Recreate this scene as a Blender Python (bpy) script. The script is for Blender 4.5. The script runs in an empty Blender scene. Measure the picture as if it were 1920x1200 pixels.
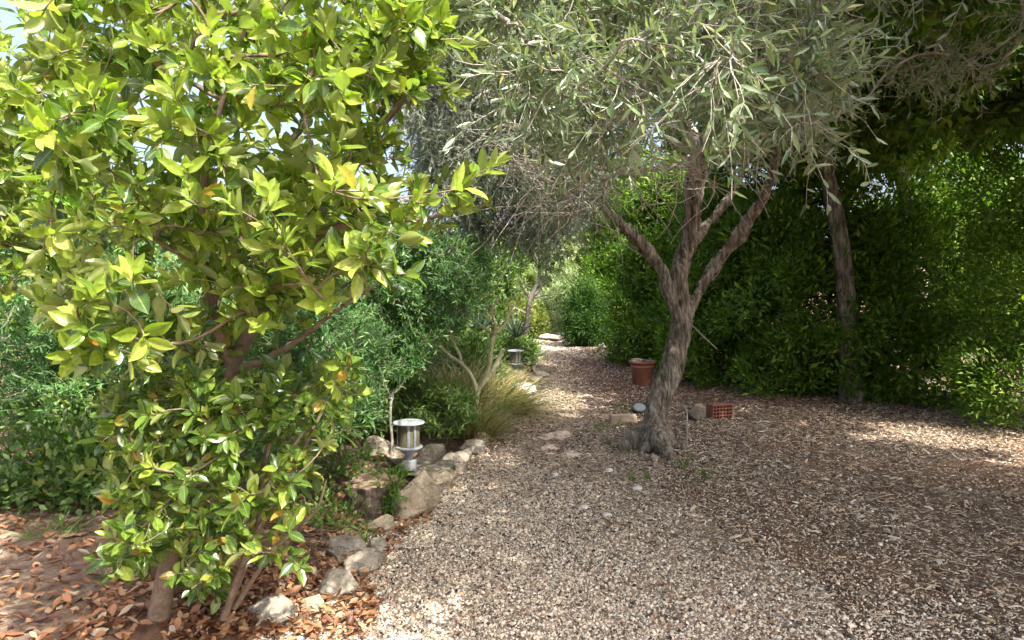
import bpy, bmesh, math, random
import numpy as np
from mathutils import Vector, Matrix, noise

rng = np.random.default_rng(11)
random.seed(5)
S = bpy.context.scene
COL = S.collection
F = 1300.0                       # focal length in pixels of the 1920x1200 frame
PITCH = math.radians(3.08)
CAMZ = 1.65
CAM = np.array([0, 0, CAMZ])
FW = np.array([0, math.cos(PITCH), -math.sin(PITCH)])
UP = np.array([0, math.sin(PITCH), math.cos(PITCH)])
RT = np.array([1.0, 0, 0])

# ------------------------------------------------------------------ helpers
def P(px, py, d):
    return CAM + d * FW + d * (px - 960) / F * RT - d * (py - 600) / F * UP

def PA(a):
    a = np.asarray(a, float)
    return (CAM + a[:, 2:3] * FW + a[:, 2:3] * (a[:, 0:1] - 960) / F * RT
            - a[:, 2:3] * (a[:, 1:2] - 600) / F * UP)

BY = np.array([0, 3.3, 3.57, 4.38, 5.23, 6.3, 7.66, 9.0, 10.7, 13.4, 17.9, 21, 30])
BX = np.array([-1.2, -1.05, -0.99, -0.90, -0.76, -0.53, -0.30, -0.06, 0.25, 0.50, 0.42, -0.3, -4])

def bx(y):
    return np.interp(y, BY, BX)

def sstep(t):
    t = np.clip(t, 0, 1)
    return t * t * (3 - 2 * t)

def gz(x, y):
    x = np.asarray(x, float); y = np.asarray(y, float)
    s = sstep((bx(y) - x) / 0.55)
    lift = 0.07 + 0.13 * sstep((y - 6) / 4.0)
    und = 0.018 * np.sin(x * 1.7 + 0.6) * np.sin(y * 1.3 + 1.0) + 0.010 * np.sin(x * 4.1 + y * 2.3) + 0.007 * np.sin(x * 7.3 - y * 5.1)
    r = sstep((x - 1.0) / 1.5) * 0.05
    far = sstep((y - 20) / 25) * 0.8
    return s * lift + und + r + far

def G(px, py):
    dv = FW + (px - 960) / F * RT - (py - 600) / F * UP
    z = 0.0
    for _ in range(12):
        t = (z - CAMZ) / dv[2]
        p = CAM + dv * t
        z = 0.5 * z + 0.5 * float(gz(p[0], p[1]))
    p = CAM + dv * ((z - CAMZ) / dv[2])
    return np.array([p[0], p[1], float(gz(p[0], p[1]))])

def norm(a):
    return a / np.maximum(np.linalg.norm(a, axis=-1, keepdims=True), 1e-9)

def inpoly(poly, x, y):
    poly = np.asarray(poly, float)
    c = np.zeros(len(x), bool)
    j = len(poly) - 1
    for i in range(len(poly)):
        xi, yi = poly[i]; xj, yj = poly[j]
        c ^= ((yi > y) != (yj > y)) & (x < (xj - xi) * (y - yi) / (yj - yi + 1e-12) + xi)
        j = i
    return c

def sample_poly(poly, n):
    p = np.asarray(poly, float); lo, hi = p.min(0), p.max(0)
    out = np.zeros((0, 2))
    while len(out) < n:
        q = rng.uniform(lo, hi, (n * 3, 2))
        out = np.vstack([out, q[inpoly(poly, q[:, 0], q[:, 1])]])
    return out[:n]

def sample_vol(poly, d0, d1, n):
    q = sample_poly(poly, n)
    d = rng.uniform(d0, d1, (n, 1))
    return PA(np.hstack([q, d]))

class MB:
    def __init__(s):
        s.v = []; s.q = []; s.t = []; s.uv = []; s.n = 0
    def add(s, V, Q=None, T=None, UV=None):
        V = np.asarray(V, float)
        s.v.append(V)
        s.uv.append(np.zeros((len(V), 2)) if UV is None else np.asarray(UV, float))
        if Q is not None and len(Q): s.q.append(np.asarray(Q, np.int64) + s.n)
        if T is not None and len(T): s.t.append(np.asarray(T, np.int64) + s.n)
        s.n += len(V)
        return s
    def inst(s, proto, M, T):
        V, Q, Tr, UV = proto
        n = len(T); k = len(V)
        if n == 0: return s
        W = np.einsum('nij,vj->nvi', M, V) + T[:, None, :]
        off = (np.arange(n) * k)[:, None, None]
        q = (Q[None] + off).reshape(-1, 4) if Q is not None and len(Q) else None
        t = (Tr[None] + off).reshape(-1, 3) if Tr is not None and len(Tr) else None
        return s.add(W.reshape(-1, 3), q, t, np.tile(UV, (n, 1)))
    def mesh(s, name, mat, origin=(0, 0, 0), smooth=True):
        V = np.vstack(s.v) - np.asarray(origin)
        UV = np.vstack(s.uv)
        q = np.vstack(s.q) if s.q else np.zeros((0, 4), np.int64)
        t = np.vstack(s.t) if s.t else np.zeros((0, 3), np.int64)
        me = bpy.data.meshes.new(name)
        me.vertices.add(len(V)); me.vertices.foreach_set('co', V.astype(np.float32).ravel())
        li = np.concatenate([q.ravel(), t.ravel()]).astype(np.int32)
        me.loops.add(len(li)); me.loops.foreach_set('vertex_index', li)
        nf = len(q) + len(t)
        me.polygons.add(nf)
        st = np.concatenate([np.arange(len(q)) * 4, len(q) * 4 + np.arange(len(t)) * 3]).astype(np.int32)
        me.polygons.foreach_set('loop_start', st)
        uvl = me.uv_layers.new(name='UVMap')
        uvl.data.foreach_set('uv', UV[li].astype(np.float32).ravel())
        me.update(calc_edges=True)
        me.polygons.foreach_set('use_smooth', np.full(nf, smooth, bool))
        me.materials.append(mat)
        return me
    def obj(s, name, mat, parent=None, smooth=True, origin=None):
        if parent is not None:
            org = np.array(parent['_org']); 
        else:
            org = np.zeros(3) if origin is None else np.asarray(origin, float)
        o = bpy.data.objects.new(name, s.mesh(name, mat, org, smooth))
        COL.objects.link(o)
        if parent is not None:
            o.parent = parent; o['_org'] = list(map(float, org))
        else:
            o.location = org; o['_org'] = list(map(float, org))
        return o

ORG = []
def tag(o, label=None, cat=None, group=None, kind=None):
    if label: o['label'] = label
    if cat: o['category'] = cat
    if group: o['group'] = group
    if kind: o['kind'] = kind
    return o

def thing(name, loc, label, cat, group=None):
    o = bpy.data.objects.new(name, None)
    o.empty_display_size = 0.1
    COL.objects.link(o)
    o.location = tuple(map(float, loc)); o['_org'] = list(map(float, loc))
    return tag(o, label, cat, group)

def dup(root, loc, rotz=0.0, scale=1.0, label=None, group=None):
    r = root.copy(); COL.objects.link(r)
    r.location = tuple(map(float, loc)); r.rotation_euler = (0, 0, rotz); r.scale = (scale,) * 3
    if label: r['label'] = label
    if group: r['group'] = group
    for ch in list(root.children):
        c = ch.copy(); COL.objects.link(c); c.parent = r
        for g in list(ch.children):
            d = g.copy(); COL.objects.link(d); d.parent = c
    return r

# ------------------------------------------------------------------ tubes, leaves, growth
def tubes(mb, pts, rad, sides=6, cap=False):
    """pts (N,K,3), rad (N,K)"""
    pts = np.asarray(pts, float); rad = np.asarray(rad, float)
    N, K, _ = pts.shape
    tan = np.empty_like(pts)
    tan[:, 1:-1] = pts[:, 2:] - pts[:, :-2]; tan[:, 0] = pts[:, 1] - pts[:, 0]; tan[:, -1] = pts[:, -1] - pts[:, -2]
    tan = norm(tan)
    ref = rng.normal(size=(N, 3)); main = norm(pts[:, -1] - pts[:, 0])
    ref = norm(ref - main * (ref * main).sum(-1, keepdims=True))[:, None, :]
    u = norm(ref - tan * (ref * tan).sum(-1, keepdims=True)); v = np.cross(tan, u)
    a = np.linspace(0, 2 * math.pi, sides, endpoint=False)
    ring = u[:, :, None, :] * np.cos(a)[None, None, :, None] + v[:, :, None, :] * np.sin(a)[None, None, :, None]
    V = pts[:, :, None, :] + ring * rad[:, :, None, None]
    k = np.arange(K - 1)[:, None]; j = np.arange(sides)[None]
    j2 = (j + 1) % sides
    q = np.stack([k * sides + j, k * sides + j2, (k + 1) * sides + j2, (k + 1) * sides + j], -1).reshape(-1, 4)
    Q = (q[None] + (np.arange(N) * K * sides)[:, None, None]).reshape(-1, 4)
    uv = np.stack(np.meshgrid(np.linspace(0, 1, K), np.linspace(0, 1, sides), indexing='ij'), -1).reshape(-1, 2)
    mb.add(V.reshape(-1, 3), Q, None, np.tile(uv, (N, 1)))
    if cap:
        for n in range(N):
            c = pts[n, -1] + tan[n, -1] * rad[n, -1] * 0.5
            base = V[n, -1]
            VV = np.vstack([base, c]); T = [(i, (i + 1) % sides, sides) for i in range(sides)]
            mb.add(VV, None, T)

def smoothpath(pts, n):
    """Catmull-Rom through control rows (any columns)"""
    p = np.asarray(pts, float)
    p = np.vstack([2 * p[0] - p[1], p, 2 * p[-1] - p[-2]])
    m = len(p) - 3
    out = []
    for t in np.linspace(0, m - 1e-6, n):
        i = int(t); f = t - i
        a, b, c, d = p[i], p[i + 1], p[i + 2], p[i + 3]
        out.append(0.5 * (2 * b + (c - a) * f + (2 * a - 5 * b + 4 * c - d) * f * f + (3 * b - a - 3 * c + d) * f ** 3))
    return np.array(out)

def grid_leaf(nl, nw, wid, prof, fold, curl, tip=0.0):
    xs = np.linspace(0, 1, nl + 1); ys = np.linspace(-1, 1, nw + 1)
    V = []; UV = []
    for x in xs:
        w = prof(x) * wid * 0.5
        for y in ys:
            V.append((x, y * w, abs(y) * w * fold + curl * (x ** 2) + 0.02 * math.sin(9 * x) * abs(y)))
            UV.append((x, y * 0.5 + 0.5))
    Q = [(i * (nw + 1) + j, (i + 1) * (nw + 1) + j, (i + 1) * (nw + 1) + j + 1, i * (nw + 1) + j + 1) for i in range(nl) for j in range(nw)]
    return np.array(V), np.array(Q), None, np.array(UV)

def prof_ov(x):
    if x < 0.12: return 0.07
    t = (x - 0.12) / 0.88
    return max(0.03, math.sin(math.pi * t ** 0.85) ** 0.8)
def prof_lan(x):
    return max(0.04, math.sin(math.pi * min(1, x * 0.94 + 0.05)) ** 0.75)

LEAF_BIG = grid_leaf(9, 4, 0.46, prof_ov, 0.35, -0.16)
LEAF_BIG2 = grid_leaf(9, 4, 0.42, prof_ov, 0.6, 0.08)
LEAF_BIG3 = grid_leaf(2, 2, .5, prof_lan, .4, -.12)
LEAF_OLIVE = grid_leaf(4, 2, 0.21, prof_lan, 0.35, -0.10)
LEAF_LIN = grid_leaf(3, 2, 0.2, prof_lan, 0.4, -0.12)
LEAF_SMALL = (np.array([(0, 0, 0), (.45, -.28, .06), (.5, 0, 0), (.45, .28, .06), (1, 0, -.05)], float), None,
              np.array([(0, 1, 2), (0, 2, 3), (1, 4, 2), (2, 4, 3)]), np.array([(0, .5), (.5, 0), (.5, .5), (.5, 1), (1, .5)], float))
LEAF_NEEDLE = (np.array([(0, -.05, 0), (0, .05, 0), (.55, .06, .02), (.55, -.06, .02), (1, 0, -.03)], float),
               np.array([(0, 3, 2, 1)]), np.array([(3, 4, 2)]), np.array([(0, 0), (0, 1), (.5, 1), (.5, 0), (1, .5)], float))

def frames(x, nh, sx, sy=None, sz=None):
    x = norm(x)
    z = norm(nh - x * (nh * x).sum(-1, keepdims=True)); y = np.cross(z, x)
    sx = np.asarray(sx).reshape(-1, 1); sy = sx if sy is None else np.asarray(sy).reshape(-1, 1)
    return np.stack([x * sx, y * sy, z * sx], -1)

def randdir(n):
    return norm(rng.normal(size=(n, 3)))

def twigs(base, dirv, length, droop=0.25, wob=0.06, K=5):
    n = len(base); t = np.linspace(0, 1, K)[None, :, None]
    L = np.asarray(length).reshape(-1, 1, 1)
    side = randdir(n)[:, None, :]
    side2 = randdir(n)[:, None, :]
    p = base[:, None, :] + norm(dirv)[:, None, :] * L * t + side * wob * L * np.sin(t * 3.1) + side2 * wob * .6 * L * np.sin(t * 6.5)
    p[:, :, 2] -= (droop * L * t ** 2)[:, :, 0]
    return p

def interp_tw(pts, t):
    K = pts.shape[1]; f = t * (K - 1); i = min(int(f), K - 2); a = f - i
    p = pts[:, i] * (1 - a) + pts[:, i + 1] * a
    return p, norm(pts[:, i + 1] - pts[:, i])

def leaves_on(mb, proto, pts, nL, size, ang=0.9, mode='opp', keep=0.9, t0=0.12, up=0.6, jit=0.25, wscale=1.0):
    n = len(pts)
    ph = rng.uniform(0, 6.28, n)
    a1 = norm(np.cross(norm(pts[:, -1] - pts[:, 0]), randdir(n)))
    for j in range(nL):
        t = t0 + (1 - t0) * (j + 0.5) / nL
        p, tg = interp_tw(pts, t)
        u = norm(a1 - tg * (a1 * tg).sum(-1, keepdims=True)); v = np.cross(tg, u)
        reps = (0, math.pi) if mode == 'opp' else (0,)
        for r in reps:
            th = (ph + j * (math.pi / 2 if mode == 'opp' else 2.4) + r)[:, None]
            s = u * np.cos(th) + v * np.sin(th)
            a = ang + rng.normal(0, 0.2, (n, 1))
            d = tg * np.cos(a) + s * np.sin(a) + rng.normal(0, jit, (n, 3))
            nh = np.array([0, 0, up]) + tg * 0.7 + rng.normal(0, 0.3, (n, 3))
            m = rng.random(n) < keep
            sz = rng.uniform(size[0], size[1], n)
            w = sz * rng.uniform(.85, 1.15, n) * wscale
            mb.inst(proto, frames(d[m], nh[m], sz[m], w[m]), p[m])

def rosette(mb, proto, tip, axis, n_each, size, open_ang=1.0, jit=.15):
    n = len(tip); axis = norm(axis)
    u = norm(np.cross(axis, randdir(n))); v = np.cross(axis, u); ph = rng.uniform(0, 6.28, n)
    for k in range(n_each):
        th = (ph + k * 2.4)[:, None]
        a = open_ang * (0.35 + 0.75 * (k + .5) / n_each) + rng.normal(0, .12, (n, 1))
        d = axis * np.cos(a) + (u * np.cos(th) + v * np.sin(th)) * np.sin(a) + rng.normal(0, jit, (n, 3))
        nh = axis * 1.0 + rng.normal(0, .15, (n, 3))
        sz = rng.uniform(size[0], size[1], n) * (0.65 + 0.35 * (k + 1) / n_each)
        mb.inst(proto, frames(d, nh, sz, sz * rng.uniform(.85, 1.1, n)), tip - axis * 0.012 * k)

def grow(nodes, targets, K=5, droop=0.0, wob=0.12, r_tip=0.0025, expo=0.45, rmax=0.05, spread=0.6):
    """joins each target to the nearest node already there; returns chains (N,K,3), radii (N,K)"""
    nodes = [np.asarray(q, float) for q in nodes]
    nd = np.array(nodes)
    dmin = np.linalg.norm(targets[:, None] - nd[None], axis=-1).min(1)
    order = np.argsort(dmin)
    owner = [-1] * len(nodes)
    pos = list(nd)
    tng = [np.zeros(3)] * len(nodes)
    arr = np.zeros((len(nodes) + len(targets) * K, 3)); arr[:len(nodes)] = nd; cnt = len(nodes)
    tarr = np.zeros_like(arr); own = np.full(len(arr), -1); slot = np.zeros(len(arr), int)
    chains = []; par = []; pslot = []
    for c, ti in enumerate(order):
        tg = targets[ti]
        d = np.linalg.norm(arr[:cnt] - tg, axis=1)
        d[d < 0.03] = 9
        i = int(np.argmin(d)); s = arr[i]
        L = np.linalg.norm(tg - s)
        m = s + tarr[i] * L * spread * .5 + (tg - s) * 0.35 + rng.normal(0, wob * L, 3) + np.array([0, 0, droop * L])
        t = np.linspace(0, 1, K)[:, None]
        pts = s * (1 - t) ** 2 + 2 * m * t * (1 - t) + tg * t ** 2
        chains.append(pts); par.append(own[i]); pslot.append(slot[i])
        for k in range(1, K):
            arr[cnt] = pts[k]; tarr[cnt] = norm(pts[k] - pts[k - 1]); own[cnt] = c; slot[cnt] = k; cnt += 1
    chains = np.array(chains); n = len(chains)
    load = np.zeros((n, K))
    load[:, :] = 1
    for c in range(n - 1, -1, -1):
        if par[c] >= 0:
            load[par[c], :pslot[c] + 1] += load[c, 0]
    rad = np.minimum(r_tip * load ** expo, rmax)
    return chains, rad

# ------------------------------------------------------------------ materials
def nt(name):
    m = bpy.data.materials.new(name); m.use_nodes = True
    n = m.node_tree; n.nodes.clear()
    return m, n, n.nodes.new('ShaderNodeOutputMaterial')

def ramp(n, stops, interp='LINEAR'):
    r = n.nodes.new('ShaderNodeValToRGB'); r.color_ramp.interpolation = interp
    e = r.color_ramp.elements
    while len(e) < len(stops): e.new(0.5)
    for x, (p, c) in zip(e, stops):
        x.position = p; x.color = (*c, 1)
    return r

def mixc(n, a, b, f, mode='MIX'):
    m = n.nodes.new('ShaderNodeMix'); m.data_type = 'RGBA'; m.blend_type = mode
    for s, v in ((m.inputs[0], f), (m.inputs[6], a), (m.inputs[7], b)):
        if hasattr(v, 'links') or hasattr(v, 'is_linked'): n.links.new(v, s)
        elif isinstance(v, tuple): s.default_value = (*v, 1)
        else: s.default_value = v
    return m.outputs[2]

def leaf_mat(name, stops, under=None, trans=0.4, tcol=(1.5, 1.6, .5), rough=.4, spec=.5, vein=0.0, veincol=(.3, .4, .12), scale_noise=0):
    m, n, out = nt(name)
    L = n.links.new
    geo = n.nodes.new('ShaderNodeNewGeometry')
    r = ramp(n, stops); L(geo.outputs['Random Per Island'], r.inputs[0])
    col = r.outputs[0]
    if vein:
        uv = n.nodes.new('ShaderNodeTexCoord')
        sep = n.nodes.new('ShaderNodeSeparateXYZ'); L(uv.outputs['UV'], sep.inputs[0])
        a = n.nodes.new('ShaderNodeMath'); a.operation = 'SUBTRACT'; L(sep.outputs[1], a.inputs[0]); a.inputs[1].default_value = .5
        b = n.nodes.new('ShaderNodeMath'); b.operation = 'ABSOLUTE'; L(a.outputs[0], b.inputs[0])
        mid = n.nodes.new('ShaderNodeMapRange'); L(b.outputs[0], mid.inputs[0]); mid.inputs[1].default_value = .015; mid.inputs[2].default_value = .06
        mid.inputs[3].default_value = vein; mid.inputs[4].default_value = 0
        # side veins: u - 0.35*|v|, repeated
        c = n.nodes.new('ShaderNodeMath'); c.operation = 'MULTIPLY_ADD'; L(b.outputs[0], c.inputs[0]); c.inputs[1].default_value = -.55; L(sep.outputs[0], c.inputs[2])
        d = n.nodes.new('ShaderNodeMath'); d.operation = 'MULTIPLY'; L(c.outputs[0], d.inputs[0]); d.inputs[1].default_value = 62
        e = n.nodes.new('ShaderNodeMath'); e.operation = 'SINE'; L(d.outputs[0], e.inputs[0])
        f = n.nodes.new('ShaderNodeMapRange'); L(e.outputs[0], f.inputs[0]); f.inputs[1].default_value = .8; f.inputs[2].default_value = 1
        f.inputs[3].default_value = 0; f.inputs[4].default_value = vein * .45
        g = n.nodes.new('ShaderNodeMath'); g.operation = 'MAXIMUM'; L(mid.outputs[0], g.inputs[0]); L(f.outputs[0], g.inputs[1])
        col = mixc(n, col, veincol, g.outputs[0])
    if vein:
        tco = n.nodes.new('ShaderNodeTexCoord')
        nz = tex(n, 'ShaderNodeTexNoise', 55, tco.outputs['Object'], Detail=5)
        rz = ramp(n, [(.33, (.62, .66, .5)), (.5, (1, 1, 1)), (.72, (1.18, 1.1, 1.05))]); L(nz.outputs[0], rz.inputs[0])
        col = mixc(n, col, rz.outputs[0], .85, 'MULTIPLY')
        ns = tex(n, 'ShaderNodeTexNoise', 190, tco.outputs['Object'], Detail=2)
        rs = ramp(n, [(.70, (0, 0, 0)), (.76, (1, 1, 1))]); L(ns.outputs[0], rs.inputs[0])
        col = mixc(n, col, (.16, .09, .03), rs.outputs[0])
    if under:
        col2 = mixc(n, col, under, .75)
        col = mixc(n, col, col2, geo.outputs['Backfacing'])
    p = n.nodes.new('ShaderNodeBsdfPrincipled')
    L(col, p.inputs['Base Color']); p.inputs['Roughness'].default_value = rough; p.inputs['Specular IOR Level'].default_value = spec
    if trans > 0:
        t = n.nodes.new('ShaderNodeBsdfTranslucent')
        tc = mixc(n, col, tcol, 1.0, 'MULTIPLY'); L(tc, t.inputs[0])
        mx = n.nodes.new('ShaderNodeMixShader'); mx.inputs[0].default_value = trans
        L(p.outputs[0], mx.inputs[1]); L(t.outputs[0], mx.inputs[2]); L(mx.outputs[0], out.inputs[0])
    else:
        L(p.outputs[0], out.inputs[0])
    return m

def island_mat(name, stops, rough=.8, spec=.3, bump=0.0):
    m, n, out = nt(name); L = n.links.new
    geo = n.nodes.new('ShaderNodeNewGeometry')
    r = ramp(n, stops); L(geo.outputs['Random Per Island'], r.inputs[0])
    p = n.nodes.new('ShaderNodeBsdfPrincipled')
    tc = n.nodes.new('ShaderNodeTexCoord')
    no = n.nodes.new('ShaderNodeTexNoise'); no.inputs['Scale'].default_value = 120; L(tc.outputs['Object'], no.inputs[0])
    rr = ramp(n, [(.3, (.65, .65, .65)), (.7, (1.15, 1.12, 1.1))]); L(no.outputs[0], rr.inputs[0])
    L(mixc(n, r.outputs[0], rr.outputs[0], 1.0, 'MULTIPLY'), p.inputs['Base Color'])
    p.inputs['Roughness'].default_value = rough; p.inputs['Specular IOR Level'].default_value = spec
    L(p.outputs[0], out.inputs[0])
    return m

def tex(n, kind, scale, vec, **kw):
    t = n.nodes.new(kind); n.links.new(vec, t.inputs['Vector'])
    t.inputs['Scale'].default_value = scale
    for k, v in kw.items(): t.inputs[k].default_value = v
    return t

def noise_mat(name, stops, scale=6, detail=8, stretch=(1, 1, 1), rough=.85, bump=.4, bdist=.02, fine=40, second=None, spec=.3, bscale=None, crack=0):
    """stops coloured by noise, a second patchy colour, bump by finer noise"""
    m, n, out = nt(name); L = n.links.new
    tc = n.nodes.new('ShaderNodeTexCoord')
    mp = n.nodes.new('ShaderNodeMapping'); L(tc.outputs['Object'], mp.inputs[0]); mp.inputs['Scale'].default_value = stretch
    v = mp.outputs[0]
    a = tex(n, 'ShaderNodeTexNoise', scale, v, Detail=detail, Roughness=.65)
    r = ramp(n, stops); L(a.outputs[0], r.inputs[0])
    col = r.outputs[0]
    if second:
        b = tex(n, 'ShaderNodeTexNoise', second[1], v, Detail=4)
        rr = ramp(n, [(second[2], (0, 0, 0)), (second[3], (1, 1, 1))]); L(b.outputs[0], rr.inputs[0])
        col = mixc(n, col, second[0], rr.outputs[0])
    c = tex(n, 'ShaderNodeTexNoise', fine, v, Detail=6, Roughness=.7)
    rf = ramp(n, [(.3, (.6, .6, .6)), (.65, (1.2, 1.2, 1.2))]); L(c.outputs[0], rf.inputs[0])
    col = mixc(n, col, rf.outputs[0], .8, 'MULTIPLY')
    if crack:
        wv = mixc(n, v, a.outputs['Color'], .22)
        vo = n.nodes.new('ShaderNodeTexVoronoi'); vo.feature = 'DISTANCE_TO_EDGE'; L(wv, vo.inputs['Vector']); vo.inputs['Scale'].default_value = crack
        rc = ramp(n, [(.0, (.30, .27, .23)), (.035, (1, 1, 1))]); L(vo.outputs['Distance'], rc.inputs[0])
        col = mixc(n, col, rc.outputs[0], .75, 'MULTIPLY')
        d_ = tex(n, 'ShaderNodeTexNoise', 2.2, v, Detail=3)
        rd_ = ramp(n, [(.38, (.62, .60, .56)), (.6, (1.1, 1.08, 1.05))]); L(d_.outputs[0], rd_.inputs[0])
        col = mixc(n, col, rd_.outputs[0], .9, 'MULTIPLY')
    p = n.nodes.new('ShaderNodeBsdfPrincipled'); L(col, p.inputs['Base Color'])
    p.inputs['Roughness'].default_value = rough; p.inputs['Specular IOR Level'].default_value = spec
    if bump:
        ad = n.nodes.new('ShaderNodeMath'); ad.operation = 'MULTIPLY_ADD'; L(a.outputs[0], ad.inputs[0]); ad.inputs[1].default_value = 1.5; L(c.outputs[0], ad.inputs[2])
        bp = n.nodes.new('ShaderNodeBump'); bp.inputs['Strength'].default_value = bump; bp.inputs['Distance'].default_value = bdist
        L(ad.outputs[0], bp.inputs['Height']); L(bp.outputs[0], p.inputs['Normal'])
    L(p.outputs[0], out.inputs[0])
    return m

def plain(name, col, rough=.5, metal=0.0, spec=.4, var=.15, scale=25):
    c = np.array(col)
    return noise_mat(name, [(.3, tuple(c * (1 - var))), (.7, tuple(np.minimum(c * (1 + var), .95)))], scale=scale, rough=rough, bump=.06, bdist=.004, spec=spec, fine=90)

M = {}
M['glossy'] = leaf_mat('glossy_leaf', [(0, (.030, .075, .010)), (.4, (.060, .125, .015)), (.75, (.12, .20, .025)), (.93, (.20, .265, .04)), (.965, (.26, .24, .03)), (1, (.32, .15, .03))],
                       under=(.19, .23, .09), trans=.42, tcol=(1.15, 1.45, .42), rough=.27, spec=.65, vein=.55, veincol=(.30, .36, .12))
M['glossy_young'] = leaf_mat('young_glossy_leaf', [(0, (.16, .25, .025)), (.5, (.26, .34, .045)), (1, (.38, .43, .10))],
                             under=(.24, .28, .10), trans=.45, tcol=(1.15, 1.42, .45), rough=.28, spec=.5, vein=.5, veincol=(.36, .42, .16))
M['yellowed'] = leaf_mat('yellowed_leaf', [(0, (.42, .20, .03)), (.5, (.45, .32, .05)), (1, (.33, .10, .03))], trans=.4, tcol=(1.3, 1.1, .5), rough=.5)
M['olive'] = leaf_mat('olive_leaf', [(0, (.040, .078, .028)), (.5, (.085, .135, .052)), (.88, (.165, .22, .10)), (.97, (.25, .30, .09)), (1, (.27, .24, .07))],
                      under=(.22, .275, .17), trans=.28, tcol=(1.3, 1.4, .7), rough=.32, spec=.75)
M['olive_far'] = leaf_mat('grey_olive_leaf', [(0, (.06, .09, .05)), (.5, (.12, .16, .10)), (.9, (.20, .24, .17)), (1, (.22, .20, .12))],
                          under=(.27, .31, .25), trans=.22, tcol=(1.2, 1.3, .8), rough=.42, spec=.5)
M['feather'] = leaf_mat('blue_green_leaf', [(0, (.030, .105, .018)), (.5, (.062, .170, .034)), (.85, (.11, .23, .068)), (1, (.22, .30, .06))], trans=.3, tcol=(1.2, 1.5, .6), rough=.42)
M['hedge'] = leaf_mat('hedge_leaf', [(0, (.034, .088, .011)), (.5, (.085, .17, .016)), (.85, (.15, .245, .026)), (1, (.22, .28, .035))], trans=.36, tcol=(1.4, 1.6, .4), rough=.55, spec=.3)
M['leafy'] = leaf_mat('mid_green_leaf', [(0, (.030, .07, .015)), (.5, (.060, .12, .025)), (.85, (.105, .175, .04)), (1, (.18, .21, .06))], trans=.38, tcol=(1.4, 1.5, .45), rough=.45)
M['rosemary'] = leaf_mat('rosemary_leaf', [(0, (.014, .045, .007)), (.6, (.030, .080, .011)), (1, (.065, .125, .02))], trans=.2, rough=.65, spec=.2)
M['bright'] = leaf_mat('bright_leaf', [(0, (.09, .15, .035)), (.6, (.16, .22, .06)), (1, (.25, .29, .09))], trans=.42, tcol=(1.3, 1.4, .4), rough=.45)
M['silver'] = leaf_mat('silver_leaf', [(0, (.11, .17, .06)), (.6, (.19, .26, .10)), (1, (.29, .34, .16))], trans=.3, tcol=(1.2, 1.3, .8), rough=.5)
M['yellowgreen'] = leaf_mat('yellow_green_leaf', [(0, (.08, .13, .025)), (.6, (.14, .19, .035)), (1, (.24, .25, .05))], trans=.4, tcol=(1.2, 1.2, .4), rough=.5)
M['grass'] = leaf_mat('grass_blade', [(0, (.08, .13, .03)), (.4, (.17, .22, .06)), (.55, (.34, .30, .12)), (1, (.55, .44, .22))], trans=.3, tcol=(1.2, 1.2, .6), rough=.5)
M['weed'] = leaf_mat('weed_leaf', [(0, (.06, .13, .015)), (.6, (.10, .19, .03)), (1, (.17, .24, .05))], trans=.35, tcol=(1.3, 1.5, .5), rough=.45)
M['aloe'] = leaf_mat('aloe_leaf', [(0, (.022, .042, .024)), (1, (.05, .075, .045))], trans=.08, rough=.4)
M['bark'] = noise_mat('olive_bark', [(.32, (.05, .041, .032)), (.47, (.20, .17, .135)), (.62, (.43, .385, .32))], scale=20, stretch=(1, 1, .24), fine=90, bump=1.0, bdist=.035, rough=.9)
M['greybark'] = noise_mat('smooth_grey_bark', [(.3, (.10, .09, .075)), (.7, (.21, .19, .165))], scale=10, fine=50, bump=.3, bdist=.006)
M['twig'] = noise_mat('grey_twig_bark', [(.3, (.19, .17, .145)), (.7, (.42, .39, .34))], scale=12, fine=60, bump=.3, bdist=.004)
M['twig_brown'] = noise_mat('brown_twig_bark', [(.3, (.09, .065, .045)), (.7, (.22, .165, .115))], scale=12, fine=60, bump=.3, bdist=.004)
M['succulent'] = noise_mat('pale_green_bark', [(.3, (.34, .34, .18)), (.7, (.58, .57, .36))], scale=5, fine=30, bump=.15, bdist=.004, rough=.55)
M['rock'] = noise_mat('grey_limestone', [(.28, (.16, .145, .12)), (.5, (.36, .33, .275)), (.72, (.54, .50, .43))], scale=5, fine=35, crack=6, bump=1.0, bdist=.02, second=((.40, .27, .15), 3.2, .55, .68))
M['rock_tan'] = noise_mat('tan_limestone', [(.25, (.19, .16, .115)), (.5, (.43, .365, .265)), (.72, (.60, .54, .43))], scale=5, fine=35, crack=6, bump=1.0, bdist=.02, second=((.23, .22, .20), 2.5, .54, .68))
M['rock_dark'] = noise_mat('mossy_grey_rock', [(.28, (.08, .075, .06)), (.5, (.18, .165, .135)), (.72, (.29, .27, .23))], scale=6, fine=40, crack=6, bump=1.0, bdist=.02, second=((.10, .11, .045), 4, .55, .7))
M['rock_white'] = noise_mat('white_stone', [(.3, (.45, .42, .38)), (.7, (.66, .63, .58))], scale=12, fine=60, bump=.4, bdist=.01)
M['rock_pink'] = noise_mat('pink_bedrock', [(.3, (.40, .31, .24)), (.7, (.68, .57, .48))], scale=9, fine=45, bump=.6, bdist=.012)
M['gravel'] = island_mat('pale_gravel', [(0, (.022, .019, .018)), (.12, (.10, .085, .068)), (.25, (.36, .305, .225)), (.52, (.61, .55, .435)), (.82, (.77, .71, .585)), (.93, (.48, .34, .23)), (1, (.30, .15, .08))])
M['chips'] = island_mat('wood_chip', [(0, (.05, .035, .025)), (.22, (.12, .083, .053)), (.45, (.24, .182, .12)), (.68, (.39, .32, .225)), (.88, (.53, .46, .355)), (1, (.66, .60, .52))])
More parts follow.
